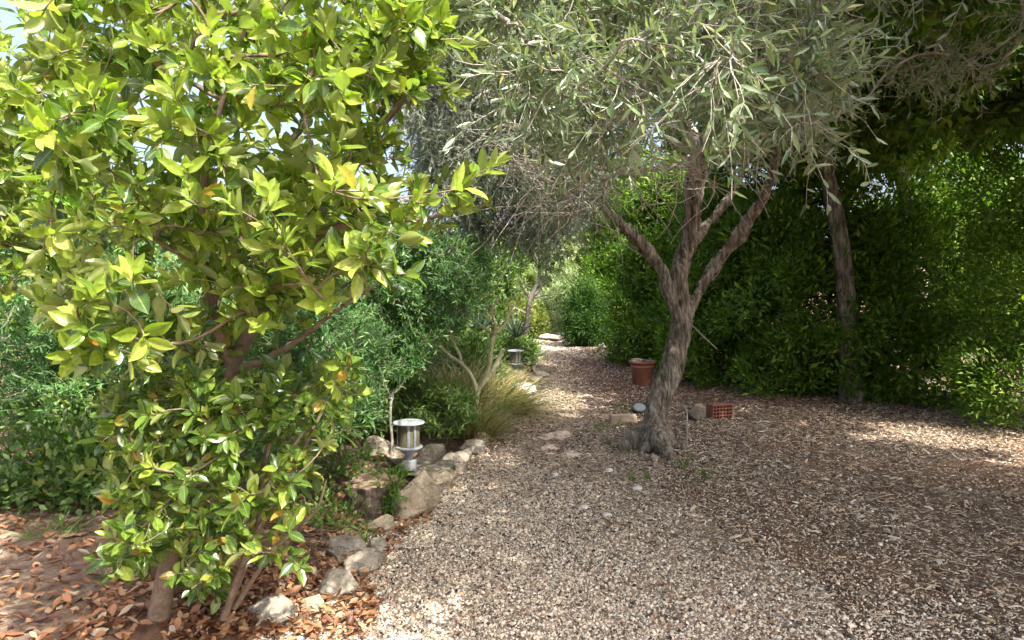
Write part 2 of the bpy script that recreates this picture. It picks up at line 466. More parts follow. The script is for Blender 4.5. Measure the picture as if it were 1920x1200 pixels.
M['mulch'] = island_mat('red_brown_mulch', [(0, (.045, .028, .02)), (.3, (.11, .06, .04)), (.6, (.19, .12, .08)), (.85, (.31, .215, .15)), (1, (.50, .40, .31))])
M['litter'] = leaf_mat('dry_leaf', [(0, (.06, .028, .016)), (.3, (.17, .072, .032)), (.62, (.29, .135, .058)), (.85, (.36, .22, .11)), (1, (.32, .26, .19))], trans=.12, tcol=(1.1, .9, .6), rough=.55)
M['straw'] = island_mat('dry_straw', [(0, (.20, .14, .08)), (.5, (.40, .31, .20)), (1, (.56, .47, .33))])

# ------------------------------------------------------------------ camera, sky, sun
cam = bpy.data.cameras.new('camera'); co = bpy.data.objects.new('camera', cam); COL.objects.link(co)
co.location = CAM; co.rotation_euler = (math.pi / 2 - PITCH, 0, 0)
cam.sensor_width = 36; cam.lens = 36 * F / 1920; cam.clip_end = 2000; cam.clip_start = .05
S.camera = co
SUN = norm(np.array([0.50, -0.60, 1.02]))
el = math.asin(SUN[2]); az = math.atan2(SUN[0], SUN[1])
w = bpy.data.worlds.new('World'); S.world = w; w.use_nodes = True
wn = w.node_tree
bg = wn.nodes['Background']
sky = wn.nodes.new('ShaderNodeTexSky'); sky.sky_type = 'NISHITA'; sky.sun_disc = False
sky.sun_elevation = el; sky.sun_rotation = az; sky.dust_density = 7.0; sky.air_density = 0.8; sky.ozone_density = 0.3
wn.links.new(sky.outputs[0], bg.inputs[0]); bg.inputs[1].default_value = 0.15
sl = bpy.data.lights.new('sun', 'SUN'); so = bpy.data.objects.new('sun', sl); COL.objects.link(so)
sl.energy = 3.6; sl.angle = math.radians(.53); sl.color = (1, .94, .84)
so.rotation_euler = Vector(tuple(SUN)).to_track_quat('Z', 'Y').to_euler()
so.location = tuple(SUN * 30)
S.view_settings.view_transform = 'Standard'; S.view_settings.look = 'None'; S.view_settings.gamma = 1
S.view_settings.exposure = 2.0
S.render.engine = 'CYCLES'
cy = S.cycles
cy.use_denoising = True; cy.use_adaptive_sampling = False
cy.denoiser = 'OPENIMAGEDENOISE'; cy.denoising_input_passes = 'RGB_ALBEDO_NORMAL'; cy.denoising_prefilter = 'NONE'
cy.max_bounces = 7; cy.diffuse_bounces = 3; cy.glossy_bounces = 2; cy.transmission_bounces = 4; cy.transparent_max_bounces = 4
cy.sample_clamp_indirect = 2.5

# ------------------------------------------------------------------ ground and path
def sheet(xs, ys, dz=0.0):
    X, Y = np.meshgrid(xs, ys)
    Z = gz(X, Y) + dz
    V = np.stack([X, Y, Z], -1).reshape(-1, 3)
    nx, ny = len(xs), len(ys)
    i, j = np.meshgrid(np.arange(nx - 1), np.arange(ny - 1))
    a = (j * nx + i).ravel()
    return V, np.stack([a, a + 1, a + nx + 1, a + nx], -1)

M['soil'] = noise_mat('litter_soil', [(.28, (.06, .042, .03)), (.5, (.15, .105, .075)), (.72, (.27, .20, .145))], scale=9, fine=70, bump=.8, bdist=.02, rough=.95, second=((.20, .11, .065), .8, .5, .62))
M['path'] = noise_mat('trodden_gravel', [(.3, (.12, .095, .075)), (.5, (.27, .215, .17)), (.7, (.43, .37, .31))], scale=16, fine=80, bump=.8, bdist=.02, rough=.95)
xs = np.concatenate([[-400, -150, -60, -30], np.linspace(-14, -4, 21), np.linspace(-3.9, 5, 120), np.linspace(5.5, 14, 18), [30, 60, 150, 400]])
ys = np.concatenate([[-300, -80, -20, -6], np.linspace(-2, 2, 9), np.linspace(2.2, 22, 230), np.linspace(23, 45, 23), [70, 150, 400, 900]])
V, Q = sheet(xs, ys)
tag(MB().add(V, Q).obj('ground', M['soil']), kind='structure')
yy = np.linspace(1.0, 24, 250)
lft = bx(yy) - .02
rgt = np.interp(yy, [1, 3.3, 5, 7, 10, 14, 18, 20, 24], [1.6, 1.55, 1.35, 1.15, 1.35, 1.5, 1.55, 1.3, .3])
u = np.linspace(0, 1, 24)
wig = .10 * np.sin(yy * 2.1) + .06 * np.sin(yy * 5.3 + 1)
X = lft[:, None] + (rgt + wig - lft)[:, None] * u[None]
Y = np.repeat(yy[:, None], 24, 1)
V = np.stack([X, Y, gz(X, Y) + .006], -1).reshape(-1, 3)
i, j = np.meshgrid(np.arange(23), np.arange(249)); a = (j * 24 + i).ravel()
tag(MB().add(V, np.stack([a, a + 1, a + 25, a + 24], -1)).obj('gravel_path', M['path']), kind='structure')

def pebble_proto(k):
    bm = bmesh.new(); bmesh.ops.create_icosphere(bm, subdivisions=1, radius=.5)
    V = np.array([v.co[:] for v in bm.verts]); T = np.array([[v.index for v in f.verts] for f in bm.faces]); bm.free()
    V = V * rng.uniform(.72, 1.2, (len(V), 1)) * np.array([1, rng.uniform(.6, .95), rng.uniform(.4, .75)])
    return V, None, T, np.zeros((len(V), 2))
OCT = np.array([(1, 0, 0), (0, 1, 0), (-1, 0, 0), (0, -1, 0), (0, 0, 1), (0, 0, -1)], float) * .5
OCTT = np.array([(0, 1, 4), (1, 2, 4), (2, 3, 4), (3, 0, 4), (1, 0, 5), (2, 1, 5), (3, 2, 5), (0, 3, 5)])
def oct_proto():
    V = OCT * rng.uniform(.7, 1.3, (6, 1)) * np.array([1, rng.uniform(.6, 1), rng.uniform(.45, .8)]) + rng.normal(0, .06, (6, 3))
    return V, None, OCTT, np.zeros((6, 2))
def chip_proto():
    c = rng.uniform(-.35, .35)
    w0, w1 = rng.uniform(.07, .17), rng.uniform(.04, .14)
    h = rng.uniform(.06, .14)
    V = np.array([(-.5, -w0, 0), (-.5, w0, 0), (0, -w0 * 1.1 + c * .3, 0), (0, w0 * 1.1 + c * .3, 0), (.5, -w1, 0), (.5, w1, 0),
                  (-.5, -w0, h), (-.5, w0, h), (0, -w0 + c * .3, h * 1.4), (0, w0 + c * .3, h * 1.4), (.5, -w1, h), (.5, w1, h)], float)
    Q = np.array([(6, 8, 9, 7), (8, 10, 11, 9), (0, 2, 8, 6), (2, 4, 10, 8), (1, 7, 9, 3), (3, 9, 11, 5), (0, 6, 7, 1), (4, 5, 11, 10)])
    return V, Q, None, np.zeros((12, 2))

def lay(mb, protos, x, y, size, lift=.3, tilt=.35):
    n = len(x)
    z = gz(x, y) + .006 + size * lift * rng.uniform(.2, 1, n)
    yaw = rng.uniform(0, 6.28, n)
    d = np.stack([np.cos(yaw), np.sin(yaw), rng.normal(0, tilt, n)], -1)
    nh = np.array([0, 0, 1.0]) + rng.normal(0, tilt, (n, 3))
    Mx = frames(d, nh, size)
    which = rng.integers(0, len(protos), n)
    T = np.stack([x, y, z], -1)
    for k in range(len(protos)):
        m = which == k
        mb.inst(protos[k], Mx[m], T[m])

def vis(x, y, margin=.25):
    return np.abs(x) < .74 * y + margin + .4

def fbm2(x, y, s=1.0):
    return (np.sin(x * 2.3 * s + 1.3 * np.sin(y * 1.7 * s)) + np.sin(y * 2.9 * s + 1.7 * np.sin(x * 2.1 * s + 2)) + .6 * np.sin(x * 6.1 * s - y * 5.2 * s)) / 2.6

def whiteness(x, y):
    """1 on the clean gravel at the near left, 0 in the chips at the right and further on"""
    return sstep((7.5 - y - 1.5 * x + .5 * fbm2(x, y)) / 3.4)

peb = [pebble_proto(k) for k in range(6)]; octs = [oct_proto() for k in range(8)]; chp = [chip_proto() for k in range(8)]
# gravel near
def field(n, x0, x1, y0, y1):
    x = rng.uniform(x0, x1, n); y = rng.uniform(y0, y1, n)
    m = vis(x, y)
    return x[m], y[m]
mb = MB()
x, y = field(260000, -1.3, 2.6, 2.9, 8.5)
m = (x > bx(y) - .05 + .1 * fbm2(x, y, 2)) & (rng.random(len(x)) < .10 + .90 * whiteness(x, y))
x, y = x[m], y[m]
sz = np.clip(rng.lognormal(math.log(.0118), .36, len(x)), .006, .038)
big = sz > .020
lay(mb, octs, x[~big], y[~big], sz[~big], .3)
lay(mb, peb, x[big], y[big], sz[big], .3)
x, y = field(26000, -.6, 2.2, 8.5, 22)
m = (x > bx(y)) & (rng.random(len(x)) < .3 + .7 * sstep((y - 13) / 4))
lay(mb, octs, x[m], y[m], rng.uniform(.015, .035, m.sum()), .3)
x, y = field(40000, -1.2, 1.7, 14, 24)
m = (x > bx(y)) & (rng.random(len(x)) < sstep((y - 14.5) / 3))
lay(mb, octs, x[m], y[m], rng.uniform(.025, .05, m.sum()), .3)
tag(mb.obj('gravel', M['gravel'], smooth=False), 'loose pale pebbles covering the near part of the path', 'gravel', kind='stuff')
mb = MB()
x, y = field(150000, -1.1, 7.0, 2.9, 9)
wq = whiteness(x, y)
m = (x > bx(y) - .05) & (rng.random(len(x)) < .05 + .95 * (1 - wq))
x, y = x[m], y[m]
lay(mb, chp, x, y, np.clip(rng.lognormal(math.log(.018), .45, len(x)), .007, .085), .18, .28)
x, y = field(52000, -.3, 4.2, 9, 17.5)
m = (x > bx(y) + .02) & (x < 1.05 + .35 * fbm2(x, y))
lay(mb, chp, x[m], y[m], rng.uniform(.022, .06, m.sum()), .18, .3)
tag(mb.obj('wood_chips', M['chips'], smooth=False), 'beige and brown wood chips strewn over the path and the right side', 'wood chips', kind='stuff')
mb = MB()
x, y = field(85000, .6, 8.5, 6.5, 19)
m = (x > 1.0 + .35 * fbm2(x, y) - .05 * (y > 14)) & (rng.random(len(x)) < sstep((y - 7.5) / 2))
lay(mb, chp, x[m], y[m], rng.uniform(.02, .055, m.sum()), .2, .35)
tag(mb.obj('bark_mulch', M['mulch'], smooth=False), 'dark reddish brown bark mulch below the hedge', 'mulch', kind='stuff')

# dry leaves
LITTER = grid_leaf(5, 2, .5, prof_ov, .55, .22)
LITTER2 = grid_leaf(5, 2, .55, prof_ov, -.5, -.25)
mb = MB()
def strew(poly, n, s0, s1, pile=0.0):
    q = sample_poly(poly, n)
    pts = np.array([G(a, b) for a, b in q])
    pts[:, 2] += .008 + rng.uniform(0, pile, n)
    yaw = rng.uniform(0, 6.28, n)
    d = np.stack([np.cos(yaw), np.sin(yaw), rng.normal(0, .3, n)], -1)
    nh = np.array([0, 0, 1.0]) + rng.normal(0, .45, (n, 3))
    s = rng.uniform(s0, s1, n); Mx = frames(d, nh, s); m = rng.random(n) < .5
    mb.inst(LITTER, Mx[m], pts[m]); mb.inst(LITTER2, Mx[~m], pts[~m])
strew([(400, 1080), (560, 1060), (660, 1030), (720, 1010), (728, 1035), (690, 1090), (715, 1140), (690, 1200), (300, 1210)], 1900, .022, .066, .05)
strew([(720, 1020), (730, 960), (800, 950), (815, 975), (750, 1010), (700, 1075)], 230, .03, .065, .025)
strew([(150, 1200), (300, 960), (560, 900), (690, 860), (740, 960), (690, 1020), (590, 1050)], 1500, .03, .07, .02)
strew([(640, 960), (730, 900), (860, 830), (940, 780), (945, 830), (860, 900), (760, 960)], 420, .025, .06, .015)
strew([(-60, 1210), (-60, 860), (300, 840), (520, 880), (400, 1210)], 1100, .03, .08, .02)
strew([(690, 1160), (760, 980), (1000, 800), (1330, 820), (1500, 1200)], 800, .012, .04, .0)
strew([(1050, 690), (1330, 690), (1600, 840), (1500, 900), (1100, 760)], 260, .03, .06, .01)
tag(mb.obj('fallen_leaves', M['litter']), 'curled brown dry leaves heaped along the stone edging', 'dry leaves', kind='stuff')

# ------------------------------------------------------------------ rocks
def rock_mesh(W, D, Hh, seed, sub=4, cuts=11, rough=.21, peak=0.0, skew=(0, 0)):
    r = random.Random(seed)
    bm = bmesh.new(); bmesh.ops.create_icosphere(bm, subdivisions=sub, radius=1)
    V = np.array([v.co[:] for v in bm.verts]); T = np.array([[v.index for v in f.verts] for f in bm.faces]); bm.free()
    for k in range(cuts):
        nn = np.array([r.gauss(0, 1), r.gauss(0, 1), r.gauss(0, .8)]); nn /= np.linalg.norm(nn)
        lim = r.uniform(.50, .84)
        d = V @ nn - lim
        V = V - np.where(d > 0, d * .97, 0)[:, None] * nn
    off = Vector((r.uniform(-50, 50), r.uniform(-50, 50), r.uniform(-50, 50)))
    for i in range(len(V)):
        p = Vector(V[i])
        h = noise.fractal(p * 1.6 + off, 1.0, 2.0, 5) * rough + (noise.ridged_multi_fractal(p * 2.6 + off, 1.0, 2.2, 4, 1.0, 2.0) - 1) * rough * .28
        V[i] *= 1 + h + noise.fractal(p * 7 + off, 1.0, 2.0, 4) * .035
    if peak:
        t = np.clip(V[:, 2], 0, 1)
        V[:, 0] *= 1 - peak * t ** 1.3; V[:, 1] *= 1 - peak * t ** 1.3
    lo, hi = V.min(0), V.max(0)
    V = (V - (lo + hi) / 2) / (hi - lo)
    V = V * np.array([W, D, Hh]); V[:, 2] += Hh * .5
    V[:, 0] += skew[0] * V[:, 2]; V[:, 1] += skew[1] * V[:, 2]
    return V, T

def rock(box, mat, label, seed, name='rock', cat='rock', group=None, dep=.75, rot=0.0, sink=.15, sub=5, peak=0.0, cuts=18, hf=.88, skew=(0, 0), on=None, rough=.12):
    x0, y0, x1, y1 = box
    g = G((x0 + x1) / 2, y1) if on is None else on
    d = (g - CAM) @ FW
    W = (x1 - x0) * d / F * 1.27; Hh = (y1 - y0) * d / F * hf
    D = W * dep
    V, T = rock_mesh(W, D, Hh / (1 - sink), seed, sub, cuts, rough, peak, skew)
    c, s = math.cos(rot), math.sin(rot)
    V = V @ np.array([[c, s, 0], [-s, c, 0], [0, 0, 1]])
    org = np.array([g[0], g[1] + D * .38, 0]); org[2] = float(gz(org[0], org[1])) if on is None else on[2]
    V[:, 2] -= sink * Hh / (1 - sink)
    o = MB().add(V + org, None, T).obj(name, M[mat], origin=org)
    tag(o, label, cat, group)
    return o
EG = 'stones edging the garden bed'
rock((600, 1064, 664, 1128), 'rock', 'grey pitted edging stone at the near end of the row, in dry leaves', 1, group=EG, rot=.4, peak=.25)
rock((648, 1012, 716, 1080), 'rock', 'long grey edging stone lying aslant between dry leaves and gravel', 2, group=EG, dep=.5, rot=.85, hf=.62)
rock((690, 1002, 724, 1044), 'rock', 'small pale grey edging stone touching the upper end of the long aslant one', 32, group=EG, rot=.5, hf=.7)
rock((620, 1004, 682, 1056), 'rock', 'blocky grey stone with a rusty patch, set back from the edging in dry leaves', 3, group=EG, rot=-.2, peak=.2)
rock((692, 966, 733, 1003), 'rock_tan', 'small rounded tan stone in front of the tree stump', 4, group=EG, sub=4)
rock((729, 893, 803, 976), 'rock_tan', 'large pointed tan boulder with dark cracks beside the tree stump', 25, group=EG, dep=.5, peak=.72, cuts=6, rot=.35, skew=(.30, .10), hf=1.05, rough=.09)
rock((790, 876, 853, 922), 'rock_tan', 'long low tan stone just behind the pointed boulder', 6, group=EG, dep=.6, rot=.35, hf=.75)
rock((824, 848, 857, 886), 'rock', 'upright grey stone to the right of the near bollard lamp', 7, group=EG, sub=3, hf=.9)
LAMP_G = G(766, 893)
rock((728, 850, 835, 905), 'rock_dark', 'broad dark flat rock carrying the near bollard lamp', 8, dep=.9, hf=.5, sink=.2, rough=.1)
rock((784, 830, 829, 874), 'rock_dark', 'rounded brown grey boulder right behind the near bollard lamp', 9, sub=3)
rock((844, 842, 880, 872), 'rock', 'low rounded stone, first behind the upright grey one in the edging', 10, group=EG, sub=3)
rock((864, 822, 904, 853), 'rock', 'angular pale grey stone half way along the edging', 11, group=EG, sub=3)
rock((892, 806, 917, 832), 'rock_tan', 'small tan stone in the edging in front of the bare soil gap', 12, group=EG, sub=3)
rock((673, 816, 732, 866), 'rock', 'rust stained grey boulder behind the thin forked stem', 13, sub=4)
rock((714, 836, 756, 868), 'rock_tan', 'tan stone half hidden behind the near bollard lamp', 14, sub=3)
rock((908, 774, 942, 812), 'rock_tan', 'sun dappled tan stone in front of the yellow grass clump', 15, group=EG, sub=3)
rock((980, 704, 1014, 724), 'rock', 'pale rounded stone below the far bollard lamp', 16, group=EG, sub=3)
rock((938, 690, 977, 714), 'rock', 'brownish stone left of the far bollard lamp base', 17, sub=3)
rock((997, 682, 1031, 702), 'rock_dark', 'dark stone at the path edge right of the far bollard lamp', 18, group=EG, sub=3)
rock((962, 716, 1002, 742), 'rock_white', 'bright stone poking out of the yellow grass clump', 19, group=EG, sub=3)
rock((1002, 664, 1022, 676), 'rock', 'small stone at the left bend of the far path', 33, group=EG, sub=3)
rock((1014, 627, 1056, 641), 'rock_pink', 'flat reddish rock at the far end of the path', 20, sub=3, dep=1.2)
rock((1044, 621, 1066, 633), 'rock', 'pale flat stone at the far end of the path, beside the rosemary', 21, sub=3)
rock((1126, 641, 1152, 656), 'rock_white', 'pale stone at the foot of the hedge behind the mulch', 22, sub=3)
rock((1292, 760, 1325, 791), 'rock_dark', 'dark grey stone on the mulch behind the olive trunk, beside the hollow brick', 23, sub=3)
rock((1304, 755, 1320, 772), 'rock_tan', 'small tan stone behind the dark grey one near the hollow brick', 24, sub=3)
rock((1221, 850, 1237, 867), 'rock', 'small round stone wedged between the olive roots', 26, sub=3)
for b_, l_, sd in (((850, 866, 874, 887), 'small angular stone between the upright grey stone and the low rounded one', 81), ((884, 834, 906, 856), 'small tilted stone on the path side of the angular half way stone', 82),
                   ((912, 796, 932, 818), 'stone at the bare soil gap, before the sun dappled one', 83), ((930, 782, 952, 802), 'low stone behind the sun dappled one', 84), ((672, 1060, 694, 1084), 'small stone leaning on the lower end of the long aslant stone', 85),
                   ((955, 752, 985, 772), 'low stone half under the yellow grass clump', 86), ((1004, 694, 1026, 712), 'brown stone on the path side of the far bollard lamp', 87)):
    rock(b_, 'rock', l_, sd, group=EG, sub=4)
rock((560, 1118, 602, 1156), 'rock_tan', 'pale stone left of the nearest grey edging stone', 27, group=EG, sub=4)
rock((470, 1120, 540, 1180), 'rock', 'grey boulder low in the dry leaves under the glossy shrub', 28, sub=4)
def slab(box, mat, label, seed):
    return rock(box, mat, label, seed, name='flat_rock', cat='rock', dep=.9, hf=.36, sink=.55, sub=5, cuts=5, rough=.5, rot=seed * .7)
slab((1008, 793, 1084, 826), 'rock_pink', 'pale pinkish flat rock exposed in the path left of the olive roots', 40)
slab((1052, 840, 1092, 858), 'rock_pink', 'small pale flat rock in the path, nearest the camera of the exposed ones', 41)
slab((1016, 818, 1058, 846), 'rock_pink', 'middle pinkish flat rock in the path between the two others', 42)
for k, (b, l) in enumerate([((1034, 882, 1047, 895), 'white stone in the middle of the path below the flat rocks'),
                            ((1135, 875, 1149, 889), 'white stone on the chips in front of the olive roots'),
                            ((1188, 908, 1203, 921), 'white stone on the chips, lower right of the olive roots'),
                            ((854, 957, 869, 967), 'pale buff stone on gravel right of the pointed boulder'),
                            ((1090, 945, 1104, 956), 'pale stone in the path among the chips, mid distance'),
                            ((1128, 960, 1146, 970), 'white stone on the chips at right, lowest of the loose ones')]):
    rock(b, 'rock_white', l, 60 + k, name='loose_stone', cat='stone', group='loose stones on the path', sub=2, hf=.7, sink=.1)

# ------------------------------------------------------------------ lathe and bollard lamps
def lathe(prof, n=40, axis_pt=(0, 0, 0), crisp=True):
    prof = np.asarray(prof, float)
    if crisp:                       # every step of the profile keeps its own edge
        V, Q = [], []
        for i in range(len(prof) - 1):
            v, q = lathe(prof[i:i + 2], n, axis_pt, False)
            Q.append(q + len(V) * 2 * n); V.append(v)
        return np.vstack(V), np.vstack(Q)
    K = len(prof)
    a = np.linspace(0, 2 * math.pi, n, endpoint=False)
    V = np.stack([prof[:, None, 0] * np.cos(a), prof[:, None, 0] * np.sin(a), np.repeat(prof[:, 1:2], n, 1)], -1).reshape(-1, 3) + np.asarray(axis_pt)
    k = np.arange(K - 1)[:, None]; j = np.arange(n)[None]; j2 = (j + 1) % n
    Q = np.stack([k * n + j, k * n + j2, (k + 1) * n + j2, (k + 1) * n + j], -1).reshape(-1, 4)
    return V, Q

M['lampmetal'] = noise_mat('weathered_grey_paint', [(.3, (.19, .215, .23)), (.7, (.27, .295, .31))], scale=10, fine=70, bump=.08, bdist=.003, rough=.75, spec=.2, second=((.30, .28, .24), 9, .6, .72))
M['lampglass'] = noise_mat('yellowed_diffuser', [(.3, (.095, .085, .05)), (.7, (.15, .138, .09))], scale=5, stretch=(1, 1, .3), fine=40, bump=.1, bdist=.003, rough=.8, spec=.15)
M['lampdark'] = plain('lamp_inner_grey', (.13, .12, .11), .6)
def lamp(loc, label, s=1.0):
    t = thing('bollard_lamp', loc, label, 'garden lamp', 'bollard lamps in the garden bed')
    o = np.array(loc)
    def part(name, prof, mat, n=40):
        V, Q = lathe(np.array(prof) * s, n, o); return MB().add(V, Q).obj(name, M[mat], t)
    b = part('base', [(0, -.03), (.058, -.03), (.0595, .002), (.0595, .040), (.056, .046), (.040, .048), (.036, .050), (0, .050)], 'lampmetal')
    mb = MB()
    for k in range(4):
        a = k * math.pi / 2 + .5
        V, Q = lathe(np.array([(0, .0), (.006, 0), (.006, .006), (0, .008)]) * s, 8, o + np.array([.049 * math.cos(a), .049 * math.sin(a), .0475]) * s)
        mb = MB().add(V, Q); mb.obj('screw', M['lampdark'], b)
    part('neck', [(.034, .049), (.032, .06), (.030, .078), (.036, .088), (.046, .093), (.046, .100), (.055, .104), (.055, .112), (.066, .116), (.066, .126), (.074, .130), (.074, .136), (0, .138)], 'lampmetal')
    part('collar', [(.06, .136), (.106, .1365), (.1095, .141), (.1095, .149), (.106, .153), (.09, .1545), (0, .155)], 'lampmetal')
    part('diffuser', [(.083, .155), (.084, .16), (.084, .326), (.082, .329), (0, .329)], 'lampglass')
    for deg in (-82, -50, 38, 70, 158, 190):
        a = math.radians(deg)
        c, sn = math.cos(a), math.sin(a)
        r0, r1, hw = .0845, .0915, .010
        pts = []
        for (r, wv) in ((r0, -hw), (r1, -hw), (r1, hw), (r0, hw)):
            pts.append((r * c - wv * sn, r * sn + wv * c))
        V = np.array([(px_, py_, z) for z in (.1552, .3285) for px_, py_ in pts]) * s + o
        Q = [(0, 1, 5, 4), (1, 2, 6, 5), (2, 3, 7, 6), (3, 0, 4, 7), (4, 5, 6, 7), (3, 2, 1, 0)]
        MB().add(V, Q).obj('guard_bar', M['lampmetal'], t, smooth=False)
    part('cap', [(0, .3285), (.100, .3287), (.123, .331), (.1255, .334), (.1255, .338), (.122, .3415), (.10, .347), (.05, .353), (0, .355)], 'lampmetal', 56)
    return t
L1 = P(767, 872, 5.75)
lamp(L1, 'grey bollard lamp on the dark flat rock, nearer of the two', 1.06)
L2 = P(967, 700, 10.9)
lamp(L2, 'small looking grey bollard lamp farther along the path edge, half sunk in grass', 1.06)

# ------------------------------------------------------------------ stump
def noisy_tube(path, n_ring=60, sides=40, rough=.14, ridge=9, seed=0, cap=True):
    """path rows x,y,z,r"""
    p = smoothpath(path, n_ring)
    c = p[:, :3]; r = p[:, 3]
    t = norm(np.gradient(c, axis=0))
    ref = np.array([1.0, .2, 0]); u = norm(ref - t * (t @ ref)[:, None]); v = np.cross(t, u)
    a = np.linspace(0, 2 * math.pi, sides, endpoint=False)
    V = np.zeros((n_ring, sides, 3))
    for i in range(n_ring):
        for j in range(sides):
            d = u[i] * math.cos(a[j]) + v[i] * math.sin(a[j])
            q = Vector((math.cos(a[j]) * 1.6 + seed, math.sin(a[j]) * 1.6, i * .045))
            h = noise.fractal(q * 1.5, 1, 2, 4) * rough + (abs(noise.noise(Vector((math.cos(a[j]) * ridge * .35, math.sin(a[j]) * ridge * .35, i * .05 + seed)))) - .2) * rough * .9
            V[i, j] = c[i] + d * r[i] * (1 + h)
    k = np.arange(n_ring - 1)[:, None]; j = np.arange(sides)[None]; j2 = (j + 1) % sides
    Q = np.stack([k * sides + j, k * sides + j2, (k + 1) * sides + j2, (k + 1) * sides + j], -1).reshape(-1, 4)
    return V, Q

st = G(692, 968)
so_ = np.array([st[0], st[1] + .12, st[2]])
t = thing('tree_stump', so_, 'sawn dark tree stump with pale cut top between glossy shrub and pointed boulder', 'tree stump')
V, Q = noisy_tube([(so_[0], so_[1], so_[2] - .05, .21), (so_[0], so_[1], so_[2] + .06, .185), (so_[0], so_[1], so_[2] + .15, .175), (so_[0], so_[1] - .004, so_[2] + .215, .17)], 24, 56, .2, 12, 3)
M['stumpbark'] = noise_mat('stump_bark', [(.3, (.03, .022, .018)), (.5, (.09, .068, .052)), (.72, (.19, .15, .12))], scale=14, stretch=(1, 1, .2), fine=60, bump=1, bdist=.02, rough=.95)
M['cutwood'] = noise_mat('sawn_wood', [(.3, (.15, .105, .07)), (.7, (.36, .27, .18))], scale=8, fine=60, bump=.5, bdist=.01, second=((.10, .07, .05), 6, .52, .62))
MB().add(V.reshape(-1, 3), Q).obj('bark', M['stumpbark'], t)
top = V[-1]; cen = top.mean(0)
rings = [cen + (top - cen) * f + np.array([0, 0, .004 * math.sin(f * 20) + .012 * (1 - f)]) for f in (1, .92, .75, .5, .25, .02)]
Vt = np.vstack(rings); n = 56
Qt = [(k * n + j, k * n + (j + 1) % n, (k + 1) * n + (j + 1) % n, (k + 1) * n + j) for k in range(5) for j in range(n)]
MB().add(Vt, Qt).obj('cut_top', M['cutwood'], t)

# ------------------------------------------------------------------ main olive tree
def px_path(rows, dd=0):
    """rows: px, py, depth, width in px -> x,y,z,r"""
    out = []
    for px_, py_, d, wd in rows:
        q = P(px_, py_, d); out.append((*q, wd * d / F / 2))
    return np.array(out)

OB = G(1226, 838)
D0 = float((OB - CAM) @ FW)
trunk_rows = [(1214, 862, D0, 66), (1217, 838, D0, 54), (1222, 808, D0, 42), (1230, 775, D0 + .02, 37), (1242, 740, D0 + .04, 38), (1257, 693, D0 + .06, 40), (1269, 650, D0 + .08, 40), (1277, 610, D0 + .08, 37),
              (1277, 580, D0 + .08, 34), (1273, 550, D0 + .05, 33), (1271, 522, D0 + .05, 33), (1279, 487, D0 + .1, 33), (1293, 450, D0 + .1, 32), (1299, 405, D0 + .05, 31), (1301, 360, D0, 32), (1308, 315, D0 - .1, 32), (1322, 265, D0 - .3, 26)]
limb_rows = [[(1270, 600, D0 + .04, 34), (1257, 556, D0 - .02, 29), (1246, 520, D0 - .06, 26), (1226, 484, D0 - .1, 26), (1196, 450, D0 - .15, 26), (1168, 424, D0 - .2, 24), (1142, 400, D0 - .25, 18), (1118, 376, D0 - .3, 12), (1085, 352, D0 - .4, 7)],
             [(1278, 610, D0 + .1, 30), (1296, 575, D0 + .12, 30), (1316, 542, D0 + .15, 30), (1338, 505, D0 + .15, 30), (1372, 458, D0 + .05, 28), (1420, 390, D0 - .2, 24), (1452, 310, D0 - .6, 19), (1455, 230, D0 - 1.2, 14), (1440, 160, D0 - 1.9, 9)],
             [(1300, 450, D0 + .1, 30), (1322, 425, D0 + .1, 26), (1350, 395, D0 + .1, 22), (1390, 330, D0 + .1, 16), (1420, 250, D0 + .0, 10)],
             [(1305, 330, D0 - .05, 24), (1290, 270, D0 - .5, 20), (1262, 200, D0 - 1.2, 17), (1222, 140, D0 - 2.1, 15), (1180, 95, D0 - 2.9, 12), (1120, 50, D0 - 3.5, 9), (1020, 20, D0 - 3.9, 6)],
             [(1318, 280, D0 - .3, 26), (1350, 200, D0 - .6, 20), (1390, 110, D0 - 1.0, 15), (1420, 30, D0 - 1.4, 11), (1440, -60, D0 - 1.8, 8)],
             [(1315, 290, D0 - .2, 24), (1280, 210, D0 + .1, 18), (1230, 130, D0 + .2, 14), (1170, 60, D0 + .2, 11), (1100, 0, D0 + .2, 8)],
             [(1262, 200, D0 - 1.2, 10), (1235, 190, 4.0, 9), (1192, 166, 3.0, 8), (1120, 127, 2.6, 8), (1060, 98, 2.45, 7), (990, 78, 2.4, 6), (955, 40, 2.4, 5)],
             [(1310, 300, D0 - .2, 12), (1262, 312, D0 - .9, 9), (1205, 318, D0 - 1.3, 7), (1130, 318, D0 - 1.6, 8), (1050, 300, D0 - 1.9, 6), (980, 262, D0 - 2.2, 4)]]
root_rows = [[(1216, 805, D0 + .05, 44), (1196, 828, D0 - .02, 40), (1178, 838, D0 - .08, 28), (1160, 840, D0 - .1, 14)],
             [(1222, 810, D0 - .02, 40), (1214, 846, D0 - .16, 26), (1206, 868, D0 - .3, 18), (1200, 882, D0 - .38, 8)],
             [(1229, 800, D0 - .04, 50), (1238, 846, D0 - .24, 36), (1250, 874, D0 - .42, 26), (1266, 896, D0 - .56, 10)],
             [(1238, 805, D0, 38), (1256, 836, D0 - .08, 24), (1274, 850, D0 - .12, 16), (1294, 858, D0 - .14, 7)],
             [(1232, 812, D0 + .1, 40), (1250, 820, D0 + .2, 24), (1270, 822, D0 + .3, 10)]]
olive = thing('olive_tree', OB, 'gnarled olive tree with leaning grey trunk and canopy arching over the path', 'tree')
mb = MB()
def simple_tube(path, n, sides):
    p = smoothpath(path, n)
    tubes(mb, p[None, :, :3], p[None, :, 3], sides)
    return p
tp = simple_tube(px_path(trunk_rows), 90, 28)
limb_p = []
